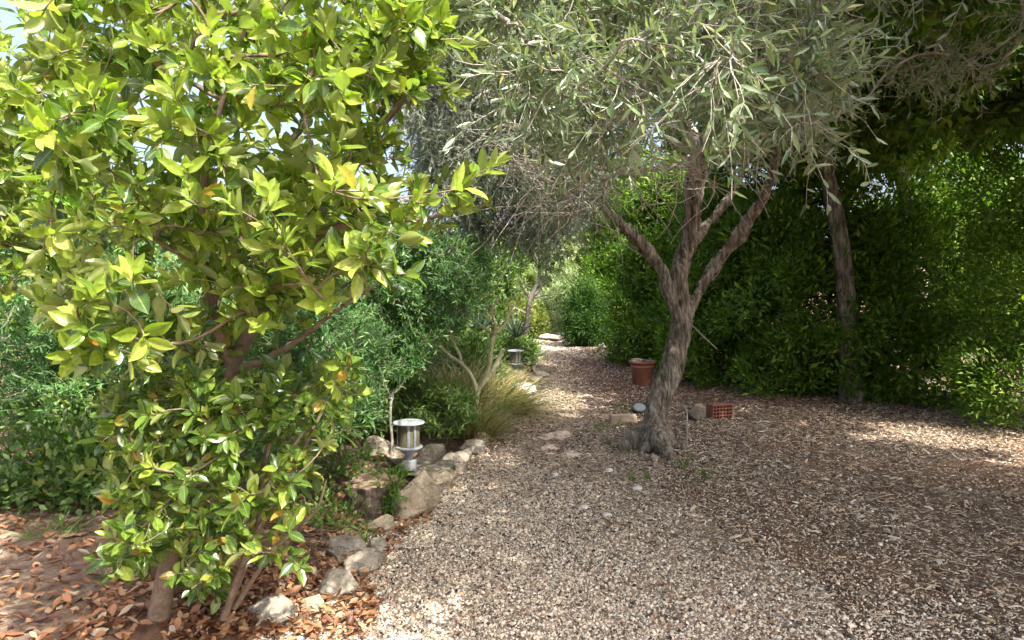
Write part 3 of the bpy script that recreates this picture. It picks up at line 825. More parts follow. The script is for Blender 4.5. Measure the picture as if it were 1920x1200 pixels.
for lr in limb_rows[:3]:
    limb_p.append(simple_tube(px_path(lr) * np.array([1, 1, 1, .74]), 50, 20))
for rr in root_rows:
    p = px_path(rr)
    for k_ in range(1, len(p)):
        p[k_, 2] = float(gz(p[k_, 0], p[k_, 1])) + p[k_, 3] * (1.1, .9, .7)[min(k_ - 1, 2)]
    simple_tube(p, 24, 14)
tmp = bpy.data.objects.new('tmp', mb.mesh('tmp', M['bark'])); COL.objects.link(tmp)
# close ends by remeshing the union of tubes
bm = bmesh.new(); bm.from_mesh(tmp.data); bmesh.ops.holes_fill(bm, edges=[e for e in bm.edges if e.is_boundary], sides=0)
bmesh.ops.recalc_face_normals(bm, faces=bm.faces); bm.to_mesh(tmp.data); bm.free()
rm = tmp.modifiers.new('r', 'REMESH'); rm.mode = 'VOXEL'; rm.voxel_size = .0062
sm = tmp.modifiers.new('s', 'SMOOTH'); sm.iterations = 5; sm.factor = .5
dg = bpy.context.evaluated_depsgraph_get()
ev = tmp.evaluated_get(dg); me = ev.to_mesh()
nv = len(me.vertices); V = np.zeros(nv * 3); me.vertices.foreach_get('co', V); V = V.reshape(-1, 3)
N = np.zeros(nv * 3); me.vertices.foreach_get('normal', N); N = N.reshape(-1, 3)
Qs = []; Ts = []
for pg in me.polygons:
    (Qs if len(pg.vertices) == 4 else Ts).append(tuple(pg.vertices))
ev.to_mesh_clear(); bpy.data.objects.remove(tmp)
# bark: long lumps, knots and furrows
hd = np.zeros(nv)
for i in range(nv):
    x_, y_, z_ = V[i]
    q = Vector((x_ * 9, y_ * 9, z_ * 2.4)); q2 = Vector((x_ * 30 + z_ * 4, y_ * 30, z_ * 5.5))
    hd[i] = noise.fractal(q, 1, 2, 3) * .026 + noise.noise(Vector((x_ * 4.2, y_ * 4.2, z_ * 3.1))) * .022 + (abs(noise.noise(q2)) - .22) * -.030 + noise.fractal(Vector((x_ * 80, y_ * 80, z_ * 20)), 1, 2, 2) * .007
V = V + N * hd[:, None]
MB().add(V, Qs, Ts if Ts else None).obj('trunk', M['bark'], olive)
# finer limbs
mb = MB(); twig_nodes = []
for p in limb_p:
    twig_nodes += list(p[-14:, :3])
for lr in limb_rows[3:]:
    p = smoothpath(px_path(lr), 26)
    p[:, :3] += rng.normal(0, .012, (26, 3))
    tubes(mb, p[None, :, :3], p[None, :, 3], 10)
    twig_nodes += list(p[6:, :3])
near_poly = [(760, -120), (1560, -120), (1560, 290), (1340, 250), (1240, 235), (1170, 262), (1090, 280), (1040, 265), (980, 200), (920, 120), (850, 20)]
tg = np.vstack([sample_vol([(930, 20), (1400, 0), (1400, 210), (1200, 200), (1120, 230), (1040, 230), (960, 150)], 1.9, 2.4, 16), sample_vol(near_poly, 2.3, 3.6, 170), sample_vol(near_poly, 3.6, 6.2, 360)])
# outer/right side and overhead part of the crown
extra = norm(rng.normal(size=(260, 3))) * rng.uniform(.55, 1, (260, 1)) * np.array([1.9, 2.3, 1.0]) + np.array([2.35, 4.6, 3.75])
top_ = norm(rng.normal(size=(40, 3))) * rng.uniform(.5, 1, (40, 1)) * np.array([1.5, 1.7, .7]) + np.array([.7, 6.2, 4.35])
low = sample_vol([(1000, 300), (1130, 300), (1150, 390), (1110, 420), (1040, 420), (980, 380)], 5.6, 6.6, 45)
allt = np.vstack([tg, extra, top_, low])
ch, rd = grow(twig_nodes, allt, droop=.04, wob=.13, r_tip=.0022, expo=.42, rmax=.022)
tubes(mb, ch, rd, 6)
base = ch[:, 1:].reshape(-1, 3); tdir = norm(np.diff(ch, axis=1).reshape(-1, 3))
sel = rng.random(len(base)) < .85
b = np.repeat(base[sel], 3, 0); td = np.repeat(tdir[sel], 3, 0)
dv = td * .8 + randdir(len(b)) * .9 + np.array([-.15, -.1, 0])
tw = twigs(b, dv, rng.uniform(.10, .34, len(b)), droop=.12, wob=.10)
tubes(mb, tw, np.linspace(.0022, .0008, 5)[None].repeat(len(tw), 0) * rng.uniform(.8, 1.2, (len(tw), 1)), 4)
mb.obj('branches', M['twig'], olive)
mb = MB()
nearm = (tw[:, 0] - CAM) @ FW < 3.5
leaves_on(mb, LEAF_OLIVE, tw[nearm], 6, (.042, .072), ang=.75, mode='opp', keep=.72, up=.5)
leaves_on(mb, LEAF_OLIVE, tw[~nearm], 6, (.036, .060), ang=.75, mode='opp', keep=.66, up=.5)
mb.obj('crown', M['olive'], olive)
# leafless twigs hanging below the crown
q = sample_vol([(940, 210), (1100, 250), (1333, 230), (1420, 260), (1380, 330), (1290, 350), (1180, 330), (1130, 380), (1060, 420), (1000, 380), (950, 300)], 3.2, 6.4, 300)
bt_ = twigs(q, randdir(300) * np.array([1, .6, .55]) + np.array([-.1, -.1, -.12]), rng.uniform(.15, .6, 300), droop=.12, wob=.16, K=6)
mb = MB(); tubes(mb, bt_, np.linspace(.0032, .0012, 6)[None].repeat(300, 0) * rng.uniform(.6, 1.4, (300, 1)), 5)
mb.obj('bare_twigs', M['twig'], olive)
# a few green olives
M['fruit'] = plain('green_olive', (.17, .25, .06), .35)
V0, Q0 = lathe([(0, -.5), (.22, -.43), (.36, -.2), (.4, 0), (.36, .2), (.22, .43), (0, .5)], 12, (0, 0, 0), False)
vis_idx = [i for i in range(len(tw)) if 2.3 < (tw[i, 3] - CAM) @ FW < 3.4 and tw[i, 3, 0] > .05 and tw[i, 3, 2] < 2.55]
for i in vis_idx[:14]:
    V = V0 * .017 + tw[i, 3] - np.array([0, 0, .012]); MB().add(V, Q0).obj('olive_fruit', M['fruit'], olive)

# ------------------------------------------------------------------ second olive, grey drooping crown
O2 = G(770, 720)
olive2 = thing('olive_tree', O2, 'grey drooping olive tree behind the glossy shrub, over the middle of the path', 'tree')
rows = [(770, 725, 9.9, 26), (776, 640, 9.7, 22), (790, 560, 9.5, 20), (830, 470, 9.1, 19), (880, 380, 8.7, 17)]
mb = MB(); p = smoothpath(px_path(rows), 40); tubes(mb, p[None, :, :3], p[None, :, 3], 14); mb.obj('trunk', M['bark'], olive2)
mb = MB(); nodes = [q for q in p[-5:, :3]]
for lr in ([(880, 380, 8.7, 14), (900, 280, 8.2, 12), (950, 200, 7.8, 10), (1010, 150, 7.4, 7)], [(880, 380, 8.7, 14), (940, 330, 8.4, 11), (1010, 310, 8.2, 8), (1075, 330, 8.1, 5)],
           [(880, 380, 8.7, 14), (860, 280, 8.8, 11), (850, 180, 8.6, 8), (840, 90, 8.3, 6)], [(880, 380, 8.7, 12), (870, 240, 8.0, 10), (860, 160, 7.5, 8), (960, 130, 7.0, 6), (1000, 118, 6.8, 5)]):
    p = smoothpath(px_path(lr), 20); p[:, :3] += rng.normal(0, .02, (20, 3)); tubes(mb, p[None, :, :3], p[None, :, 3], 8); nodes += list(p[3:, :3])
poly2 = [(730, -60), (1010, -60), (1100, 120), (1110, 300), (1080, 390), (1030, 425), (950, 440), (890, 430), (850, 390), (800, 330), (750, 200)]
tg = sample_vol(poly2, 6.4, 8.8, 760)
ch, rd = grow(nodes, tg, droop=.06, wob=.15, r_tip=.0028, expo=.42, rmax=.03)
tubes(mb, ch, rd, 5)
base = ch[:, 1:].reshape(-1, 3); td = norm(np.diff(ch, axis=1).reshape(-1, 3))
b = np.repeat(base, 2, 0); td = np.repeat(td, 2, 0)
dv = td * .4 + randdir(len(b)) * .8 + np.array([0, 0, -.45])
tw2 = twigs(b, dv, rng.uniform(.16, .42, len(b)), droop=.5, wob=.12)
tubes(mb, tw2, np.linspace(.0024, .001, 5)[None].repeat(len(tw2), 0), 3)
mb.obj('branches', M['twig'], olive2)
mb = MB(); leaves_on(mb, LEAF_OLIVE, tw2, 8, (.048, .085), ang=.7, mode='opp', keep=.88, up=.3)
mb.obj('crown', M['olive_far'], olive2)

# ------------------------------------------------------------------ shade trees added at the right to keep sun off path and hedge
def round_tree(name, loc, label, cat, crown_c, crown_r, ntarget, leafm, twigm, leaf, lsize, ntw=2, nL=4, group=None, barkm='bark', tr=.1, keep=.8, tlen=(.15, .35), mode='opp'):
    loc = np.array(loc, float); cc = np.array(crown_c, float); cr = np.array(crown_r, float)
    t = thing(name, loc, label, cat, group)
    mid = loc * .5 + cc * .5 + rng.normal(0, .08, 3)
    p = smoothpath([(*loc - np.array([0, 0, .1]), tr * 1.3), (*(loc * .75 + mid * .25), tr), (*mid, tr * .8), (*(cc - np.array([0, 0, cr[2] * .3])), tr * .5)], 30)
    mb = MB(); tubes(mb, p[None, :, :3], p[None, :, 3], 12); mb.obj('trunk', M[barkm], t)
    tg = cc + norm(rng.normal(size=(ntarget, 3))) * (rng.random((ntarget, 1)) ** .45) * cr
    ch, rd = grow(list(p[-14:, :3]), tg, droop=.05, wob=.14, r_tip=.003, expo=.45, rmax=tr * .5)
    mb = MB(); tubes(mb, ch, rd, 5)
    base = np.repeat(ch[:, 1:].reshape(-1, 3), ntw, 0); td = np.repeat(norm(np.diff(ch, axis=1).reshape(-1, 3)), ntw, 0)
    out = norm((base - cc) / cr)
    tw = twigs(base, td * .4 + randdir(len(base)) * .7 + out * .5, rng.uniform(*tlen, len(base)), droop=.2)
    tubes(mb, tw, np.linspace(.003, .001, 5)[None].repeat(len(tw), 0), 3)
    mb.obj('branches', M[twigm], t)
    mb = MB(); leaves_on(mb, leaf, tw, nL, lsize, ang=.8, mode=mode, keep=keep)
    mb.obj('crown', M[leafm], t)
    return t
rt = round_tree('added_shade_tree', (4.1, .5, 0), 'broad shade tree added beside the camera whose dense crown shades the near gravel', 'tree', (3.5, .7, 4.4), (2.1, 2.3, 1.05), 330, 'hedge', 'twig', LEAF_BIG3, (.10, .15), ntw=4, nL=5, tr=.14, barkm='bark', keep=.74)  # invented tree, copied below, crowns placed to block the sun
dup(rt, (4.45, 3.9, 0), .1, 1.0, 'broad shade tree added at the right of the leaning olive, its crown over the chips')
dup(rt, (5.9, 6.9, 0), -.1, 1.0, 'broad shade tree added in front of the right end of the hedge')
dup(rt, (4.6, 9.3, 0), .15, 1.0, 'broad shade tree added among the hedge shrubs, right of the leaning olive')
dup(rt, (6.5, 10.8, 0), -.3, 1.05, 'broad shade tree added behind the right end of the hedge')
dup(rt, (6.3, 2.0, 0), .3, 1.0, 'broad shade tree added at the far right edge, crown only in the picture')

# ------------------------------------------------------------------ glossy shrub, near left
GS = np.array([-1.75, 2.9, float(gz(-1.75, 2.9))])
gs = thing('glossy_shrub', GS, 'tall glossy shrub with large yellow green leaves filling the upper left', 'shrub')
stem_rows = [[(300, 1150, 3.1, 40), (350, 900, 3.0, 34), (430, 700, 2.9, 28), (520, 540, 2.8, 22), (600, 440, 2.75, 16), (700, 420, 2.8, 11), (800, 408, 2.9, 8), (890, 388, 3.0, 5)],
             [(430, 700, 2.9, 24), (500, 560, 2.95, 22), (590, 420, 3.0, 18), (660, 320, 3.0, 15), (710, 240, 3.05, 12), (765, 180, 3.1, 11), (810, 120, 3.15, 9), (850, 30, 3.2, 6), (870, -50, 3.2, 4)],
             [(350, 900, 3.0, 26), (380, 650, 3.2, 22), (450, 450, 3.3, 18), (530, 300, 3.2, 14), (600, 170, 3.1, 11), (640, 40, 3.0, 7)],
             [(430, 700, 2.9, 20), (380, 500, 2.7, 17), (390, 300, 2.6, 13), (440, 120, 2.5, 9), (480, -20, 2.5, 6)],
             [(590, 420, 3.0, 12), (660, 330, 2.9, 8), (708, 200, 2.85, 6), (710, 100, 2.8, 5), (708, 20, 2.8, 4)],
             [(430, 700, 2.9, 18), (540, 650, 2.8, 12), (620, 590, 2.75, 8), (690, 545, 2.7, 5)]]
mb = MB(); nodes = []
for k, lr in enumerate(stem_rows):
    p = smoothpath(px_path(lr), 36); p[:, :3] += rng.normal(0, .004, (36, 3))
    tubes(mb, p[None, :, :3], p[None, :, 3], 10); nodes += list(p[8:, :3])
gp = [(60, -150), (830, -150), (810, 60), (785, 190), (725, 250), (725, 320), (820, 345), (900, 350), (895, 400), (820, 408), (715, 415), (705, 460), (700, 530), (665, 545), (620, 570), (540, 610), (420, 680), (100, 680)]
tg = np.vstack([sample_vol(gp, 2.0, 2.9, 230), sample_vol(gp, 2.9, 3.9, 280)])
ch, rd = grow(nodes, tg, droop=.03, wob=.10, r_tip=.0024, expo=.42, rmax=.012)
tubes(mb, ch, rd, 6)
base = ch[:, 1:].reshape(-1, 3); td = norm(np.diff(ch, axis=1).reshape(-1, 3))
sel = rng.random(len(base)) < .46; base, td = base[sel], td[sel]
SD = np.array([.45, -.4, .55])
tw = twigs(base, td * .6 + randdir(len(base)) * .75 + SD * .5, rng.uniform(.06, .2, len(base)), droop=.05, wob=.06)
tubes(mb, tw, np.linspace(.0024, .0016, 5)[None].repeat(len(tw), 0), 5)
mb.obj('branches', M['twig_brown'], gs)
young = rng.random(len(tw)) < .62
old, yng = MB(), MB()
leaves_on(old, LEAF_BIG, tw, 3, (.05, .105), ang=1.0, mode='spiral', keep=.85, up=1.0)
rosette(old, LEAF_BIG, tw[~young][:, -1], norm(tw[~young][:, -1] - tw[~young][:, -2]) + np.array([.1, -.1, .3]), 5, (.07, .105), 1.1)
rosette(yng, LEAF_BIG2, tw[young][:, -1], norm(tw[young][:, -1] - tw[young][:, -2]) + np.array([.1, -.1, .3]), 6, (.065, .12), .95)
rosette(yng, LEAF_BIG, ch[:, -1], norm(ch[:, -1] - ch[:, -2]) + SD * .4, 6, (.08, .13), 1.05)
old.obj('foliage', M['glossy'], gs); yng.obj('young_foliage', M['glossy_young'], gs)
yl = MB(); s_ = rng.random(len(tw)) < .09
leaves_on(yl, LEAF_BIG, tw[s_], 1, (.04, .065), ang=1.4, mode='spiral', keep=1, up=.2)
yl.obj('yellowed_foliage', M['yellowed'], gs)

# lower glossy shrub
GL = np.array([-1.22, 2.95, float(gz(-1.22, 2.95))])
gl = thing('glossy_shrub', GL, 'low glossy shrub at the left edge above the heaped dry leaves', 'shrub')
mb = MB(); nodes = []
for lr in ([(420, 1160, 3.0, 14), (470, 1020, 2.9, 12), (540, 900, 2.8, 9), (600, 780, 2.75, 6), (640, 710, 2.8, 4)], [(420, 1160, 3.0, 12), (480, 1000, 3.1, 10), (500, 850, 3.1, 8), (540, 740, 3.1, 5)],
           [(440, 1140, 3.0, 10), (520, 1020, 2.8, 8), (590, 960, 2.75, 5), (612, 900, 2.7, 4)]):
    p = smoothpath(px_path(lr), 24); tubes(mb, p[None, :, :3], p[None, :, 3], 8); nodes += list(p[6:, :3])
lp = [(200, 700), (560, 700), (635, 705), (655, 740), (640, 800), (610, 850), (590, 900), (580, 980), (530, 1040), (400, 1100), (200, 1050)]
tg = np.vstack([sample_vol(lp, 2.4, 2.9, 110), sample_vol(lp, 2.9, 3.5, 90)])
ch, rd = grow(nodes, tg, wob=.1, r_tip=.0022, rmax=.008); tubes(mb, ch, rd, 6)
base = ch[:, 1:].reshape(-1, 3); td = norm(np.diff(ch, axis=1).reshape(-1, 3)); sel = rng.random(len(base)) < .5; base, td = base[sel], td[sel]
tw = twigs(base, td * .6 + randdir(len(base)) * .7 + SD * .5, rng.uniform(.05, .15, len(base)), droop=.05)
tubes(mb, tw, np.linspace(.0022, .0015, 5)[None].repeat(len(tw), 0), 5); mb.obj('branches', M['twig_brown'], gl)
old, yng = MB(), MB()
leaves_on(old, LEAF_BIG, tw, 4, (.06, .09), ang=1.0, mode='spiral', keep=.8, up=1)
rosette(old, LEAF_BIG, tw[:, -1], norm(tw[:, -1] - tw[:, -2]) + SD * .3, 4, (.055, .085), 1.1)
rosette(yng, LEAF_BIG2, ch[:, -1], norm(ch[:, -1] - ch[:, -2]) + SD * .4, 5, (.055, .085), 1.0)
old.obj('foliage', M['glossy'], gl); yng.obj('young_foliage', M['glossy_young'], gl)

dup(gs, (-4.1, 3.7, float(gz(-4.1, 3.7))), .6, 1.0, 'tall glossy shrub at the far left margin, beside the one that fills the upper left')
# ------------------------------------------------------------------ feathery blue-green shrubs
def feathery(base_px, depth, stems, poly, d0, d1, n, label, lsz=(.04, .068), ntw=4, nL=9, tl=(.10, .22), mat='feather', name='feathery_shrub', leaf=None, cat='shrub', stemm='twig', group=None):
    b = P(*base_px, depth); b[2] = float(gz(b[0], b[1]))
    t = thing(name, b, label, cat, group)
    mb = MB(); nodes = []
    for lr in stems:
        p = px_path(lr)
        p = smoothpath(p, 24); p[1:, :3] += rng.normal(0, .006, (23, 3)); tubes(mb, p[None, :, :3], p[None, :, 3], 8); nodes += list(p[8:, :3])
    tg = sample_vol(poly, d0, d1, n)
    ch, rd = grow(nodes, tg, droop=-.05, wob=.12, r_tip=.0022, rmax=.012)
    tubes(mb, ch, rd, 5)
    base = np.repeat(ch[:, 1:].reshape(-1, 3), ntw, 0); td = np.repeat(norm(np.diff(ch, axis=1).reshape(-1, 3)), ntw, 0)
    tw = twigs(base, td * .5 + randdir(len(base)) * .7 + np.array([0, -.15, .35]), rng.uniform(*tl, len(base)), droop=-.05, wob=.05)
    tubes(mb, tw, np.linspace(.002, .001, 5)[None].repeat(len(tw), 0), 3)
    mb.obj('branches', M[stemm], t)
    mb = MB(); leaves_on(mb, LEAF_LIN if leaf is None else leaf, tw, nL, lsz, ang=.85, mode='spiral' if nL > 7 else 'opp', keep=.95, t0=.15)
    mb.obj('foliage', M[mat], t)
    return t
fk = G(733, 868)
dfk = float((fk - CAM) @ FW)
feathery((733, 868), dfk, [[(733, 870, dfk, 6), (733, 810, dfk, 5.5), (734, 748, dfk, 5.5), (752, 722, dfk + .1, 4.5), (778, 680, dfk + .3, 4), (800, 610, dfk + .6, 4), (820, 540, dfk + .9, 3)],
                           [(734, 748, dfk, 5), (722, 720, dfk, 4), (706, 660, dfk + .1, 4), (716, 580, dfk + .3, 3)]],
         [(690, 440), (760, 428), (830, 445), (890, 465), (915, 500), (900, 570), (862, 606), (815, 640), (780, 700), (735, 720), (690, 720), (650, 660), (660, 540)], dfk, 8.0, 430,
         'blue green feathery shrub on a thin forked stem behind the near bollard lamp')
feathery((560, 850), 5.4, [[(560, 850, 5.4, 16), (570, 760, 5.4, 12), (600, 680, 5.4, 8), (630, 620, 5.5, 5)], [(560, 850, 5.4, 14), (500, 740, 5.4, 10), (440, 640, 5.4, 6)]],
         [(250, 560), (700, 590), (720, 680), (700, 780), (650, 820), (560, 850), (250, 840)], 4.6, 6.0, 380, 'dark feathery shrub filling the gap between the two glossy shrubs')
feathery((780, 815), 7.2, [[(805, 828, 7.0, 5), (808, 780, 7.0, 4), (812, 740, 7.0, 3)], [(850, 825, 7.2, 5), (860, 780, 7.2, 3)]],
         [(640, 720), (700, 690), (770, 700), (810, 735), (850, 745), (890, 760), (895, 790), (860, 808), (800, 808), (700, 806), (640, 800)], 6.5, 7.6, 170, 'low green bushy undergrowth directly behind the near bollard lamp', lsz=(.05, .085), mat='weed', ntw=3, nL=8)
feathery((300, 800), 7.5, [[(300, 800, 7.5, 20), (320, 650, 7.5, 14), (400, 500, 7.5, 8)], [(320, 700, 7.5, 14), (200, 560, 7.5, 8)]],
         [(-40, 420), (500, 430), (640, 480), (690, 560), (640, 700), (300, 800), (-40, 800)], 6.4, 8.2, 420, 'broad feathery shrub far left behind the glossy shrubs', ntw=3, nL=8, lsz=(.06, .10), tl=(.14, .28))

# ------------------------------------------------------------------ pale succulent shrub
sb = P(893, 735, 7.7); sb[2] = float(gz(sb[0], sb[1]))
t = thing('succulent_shrub', sb, 'leafless succulent shrub with pale forking limbs behind the grass clump', 'shrub')
mb = MB()
dS = 7.7
limbs = [[(892, 785, dS, 13), (893, 760, dS, 12.5), (894, 730, dS, 12), (880, 700, dS, 9.5), (866, 682, dS, 9), (845, 668, dS, 8.5), (826, 650, dS, 8), (812, 628, dS, 7), (805, 612, dS, 6)],
         [(866, 682, dS, 9), (860, 662, dS + .1, 8), (846, 635, dS + .1, 7.5), (834, 612, dS + .1, 7)],
         [(893, 738, dS, 12), (906, 716, dS, 11), (916, 690, dS, 11), (921, 655, dS, 10), (926, 622, dS, 9.5)],
         [(926, 626, dS, 10), (912, 618, dS, 8), (896, 606, dS, 7), (884, 590, dS, 6)],
         [(926, 626, dS, 10), (929, 608, dS - .1, 8.5), (924, 592, dS - .1, 7), (918, 586, dS - .1, 6)],
         [(924, 603, dS - .1, 6), (912, 596, dS - .1, 5), (904, 584, dS - .1, 5)],
         [(926, 626, dS, 9), (940, 616, dS, 7.5), (950, 600, dS, 7), (955, 586, dS, 6), (953, 568, dS, 5)],
         [(926, 588, dS - .1, 6), (914, 572, dS, 5), (909, 545, dS, 5)], [(920, 582, dS, 5), (930, 568, dS, 5), (935, 556, dS, 6)],
         [(896, 730, dS, 10), (915, 708, dS + .15, 11), (932, 680, dS + .2, 11), (943, 655, dS + .2, 10)],
         [(955, 590, dS + .1, 6), (966, 575, dS + .2, 6), (975, 560, dS + .2, 6)]]
for lr in limbs:
    p = smoothpath(px_path(lr), 22); p[:, :3] += rng.normal(0, .003, (22, 3))
    tubes(mb, p[None, :, :3], p[None, :, 3] * .8, 12, cap=True)
mb.obj('limbs', M['succulent'], t)
tips = np.array([P(x_, y_, dS) for x_, y_ in ((805, 612), (834, 612), (884, 590), (904, 584), (953, 568), (909, 545), (935, 556), (943, 655), (975, 560))])
for q in tips:
    mb = MB(); rosette(mb, LEAF_LIN, q[None], np.array([[0, 0, 1.0]]), 6, (.03, .06), 1.0); mb.obj('leaf_tuft', M['feather'], t)

# ------------------------------------------------------------------ grass clumps
def blades(mb, base, out_r, n, L, droop, lean=(0, 0), w=.005, K=7):
    a = rng.uniform(0, 6.28, n); r = np.sqrt(rng.random(n)) * out_r
    b = np.stack([base[0] + r * np.cos(a), base[1] + r * np.sin(a), np.zeros(n)], -1); b[:, 2] = gz(b[:, 0], b[:, 1]) - .01
    tilt = np.abs(rng.normal(.38, .28, n)) + .4 * r / max(out_r, 1e-6)
    az = a + rng.normal(0, 1.0, n)
    d = np.stack([np.cos(az) * np.sin(tilt) + lean[0], np.sin(az) * np.sin(tilt) + lean[1], np.cos(tilt)], -1)
    d = norm(d); Ls = rng.uniform(*L, n)
    t_ = np.linspace(0, 1, K)[None, :, None]
    h = norm(d * np.array([1, 1, 0]) + 1e-6)
    p = b[:, None] + d[:, None] * Ls[:, None, None] * t_ + h[:, None] * (droop * .55 * Ls)[:, None, None] * t_ ** 2.2
    p[:, :, 2] -= (droop * Ls)[:, None] * t_[:, :, 0] ** 2.4 * rng.uniform(.5, 1.1, (n, 1))
    p[:, :, 2] = np.maximum(p[:, :, 2], gz(p[:, :, 0], p[:, :, 1]) + .012)
    side = norm(np.cross(d, np.array([0, 0, 1.0]) + rng.normal(0, .3, (n, 3))))
    wd = w * (1 - t_ ** 2 * .9) * rng.uniform(.6, 1.3, (n, 1, 1))
    V = np.stack([p - side[:, None] * wd, p + side[:, None] * wd], 2).reshape(n, K * 2, 3)
    k = np.arange(K - 1) * 2
    q = np.stack([k, k + 1, k + 3, k + 2], -1)
    Q = (q[None] + (np.arange(n) * K * 2)[:, None, None]).reshape(-1, 4)
    mb.add(V.reshape(-1, 3), Q)
gb = G(925, 785)
t = thing('grass_clump', gb, 'yellowing arching grass clump spilling onto the path edge', 'grass clump', 'grass clumps in the bed')
mb = MB(); blades(mb, gb + np.array([.02, .3, 0]), .36, 1200, (.35, .9), .5, lean=(.10, -.12), w=.006); mb.obj('blades', M['grass'], t)
for (px_, py_, r, n_, l_, lab) in ((898, 796, .22, 1000, (.3, .7), 'short mixed grass clump hiding the foot of the pale succulent'),
                                (862, 758, .40, 650, (.45, 1.0), 'green upright grass clump under the forked left limb of the succulent shrub'),
                                (936, 716, .24, 700, (.18, .4), 'wispy grass clump around the foot of the far bollard lamp'),
                                (806, 758, .36, 650, (.4, .95), 'thin dry grass clump left of the succulent shrub')):
    g = G(px_, py_) if px_ != 898 else np.array([-.44, 7.2, float(gz(-.44, 7.2))])
    t = thing('grass_clump', g, lab, 'grass clump', 'grass clumps in the bed')
    mb = MB(); blades(mb, g + np.array([0, .1, 0]), r, n_, l_, .35, w=.0055); mb.obj('blades', M['grass'], t)
mb = MB()
for px_, py_, n_ in ((700, 900, 60), (650, 985, 50), (600, 930, 60), (640, 890, 80), (690, 1000, 25), (760, 945, 20), (800, 870, 20), (905, 800, 60), (845, 800, 80), (980, 690, 90), (1005, 680, 80), (970, 672, 140), (960, 665, 120), (985, 676, 120), (945, 690, 120), (100, 1000, 120), (200, 920, 120), (300, 880, 120), (30, 930, 120), (150, 860, 120), (250, 1080, 100), (560, 960, 60), (480, 990, 60), (740, 800, 80), (1170, 770, 60), (1150, 800, 60)):
    blades(mb, G(px_, py_), .16, n_, (.06, .2), .25, w=.0025)
tag(mb.obj('ground_cover', M['weed']), 'thin green ground cover between the stones of the bed', 'ground cover', kind='stuff')

# ------------------------------------------------------------------ sprouts, weeds, dry stems
def sprout(px_, py_, h, label, nst=4, lsz=(.05, .08), name='seedling', mat='weed', spread=.3, nL=16, group=None, cat='young plant'):
    g = G(px_, py_)
    t = thing(name, g, label, cat, group)
    b = np.tile(g, (nst, 1)) + rng.normal(0, .015, (nst, 3)) * np.array([1, 1, 0])
    tw = twigs(b, np.array([0, 0, 1.0]) + rng.normal(0, spread, (nst, 3)), rng.uniform(.75, 1.1, nst) * h, droop=.05, wob=.05)
    mb = MB(); tubes(mb, tw, np.linspace(.004, .002, 5)[None].repeat(nst, 0), 5); mb.obj('stems', M['weed'], t)
    mb = MB(); leaves_on(mb, LEAF_LIN, tw, nL, lsz, ang=.95, mode='spiral', keep=.97, t0=.2, wscale=1.25); mb.obj('leaves', M[mat], t)
sprout(724, 972, .30, 'bright green leafy seedling growing in front of the tree stump', 7, (.055, .09), nL=16)
sprout(738, 925, .24, 'light green seedling growing between stump and dark flat rock', 6, (.05, .08), nL=14)
sprout(752, 915, .2, 'yellow green seedling between the pointed boulder and the lamp rock', 5, (.045, .07), nL=12)
sprout(684, 1020, .14, 'small wispy seedling among stones below the stump', 5, (.02, .04), nL=10)
sprout(652, 968, .16, 'thin seedling at the left side of the stump', 3, (.02, .035), nL=12)
sprout(640, 1090, .06, 'tiny green sprout in dry leaves beside the nearest edging stone', 3, (.02, .03), nL=6)
WG = 'weed tufts on the chips'
for k, (px_, py_, h, lab) in enumerate([(1183, 902, .12, 'small green weed on the chips, left of a pair'), (1211, 898, .10, 'small green weed on the chips, right of a pair'),
                                     (1285, 880, .16, 'green weed to the right of the olive roots'), (1330, 902, .16, 'dark green weed farther right than the others on the chips'),
                                     (1126, 812, .16, 'grassy weed left of the olive roots'), (1138, 836, .08, 'low weed close to the left olive root'), (1180, 852, .07, 'tiny weed right in front of the left olive root')]):
    sprout(px_, py_, h, lab, 6, (.018, .032), name='weed', spread=.5, nL=9, group=WG, cat='weed')
def dry_stem(rows, label):
    p = smoothpath(px_path(rows), 24); o = p[0, :3]
    mb = MB(); tubes(mb, p[None, :, :3], p[None, :, 3], 6)
    tag(mb.obj('dry_stem', M['twig'], origin=o), label, 'dry stem', 'dry stems')
dg_ = float((G(1288, 838) - CAM) @ FW)
dry_stem([(1288, 838, dg_, 2.6), (1288, 800, dg_, 2.6), (1287, 770, dg_ + .1, 2.4), (1272, 755, dg_ + .3, 2.2), (1262, 743, dg_ + .5, 2)], 'bent dry stem standing right of the olive trunk')
d3 = float((G(1270, 700) - CAM) @ FW) - 2.5
dry_stem([(1345, 655, d3, 2.4), (1320, 632, d3, 2.4), (1298, 610, d3, 2.4)], 'straight dry stem across the dark hedge right of the trunk')
mb = MB()
x, y = field(1500, -.8, 3.4, 3.1, 10)
m = (x > bx(y) + .05) & (whiteness(x, y) < .75); x, y = x[m], y[m]
b = np.stack([x, y, gz(x, y) + .016], -1); yaw = rng.uniform(0, 6.28, len(x))
tw_ = twigs(b, np.stack([np.cos(yaw), np.sin(yaw), rng.uniform(-.02, .1, len(x))], -1), rng.uniform(.04, .16, len(x)), droop=0, wob=.08)
tubes(mb, tw_, np.full((len(x), 5), .0022) * rng.uniform(.6, 1.6, (len(x), 1)), 4)
tag(mb.obj('fallen_twigs', M['straw']), 'short dry twigs and straw lying over the chips', 'dry twigs', kind='stuff')

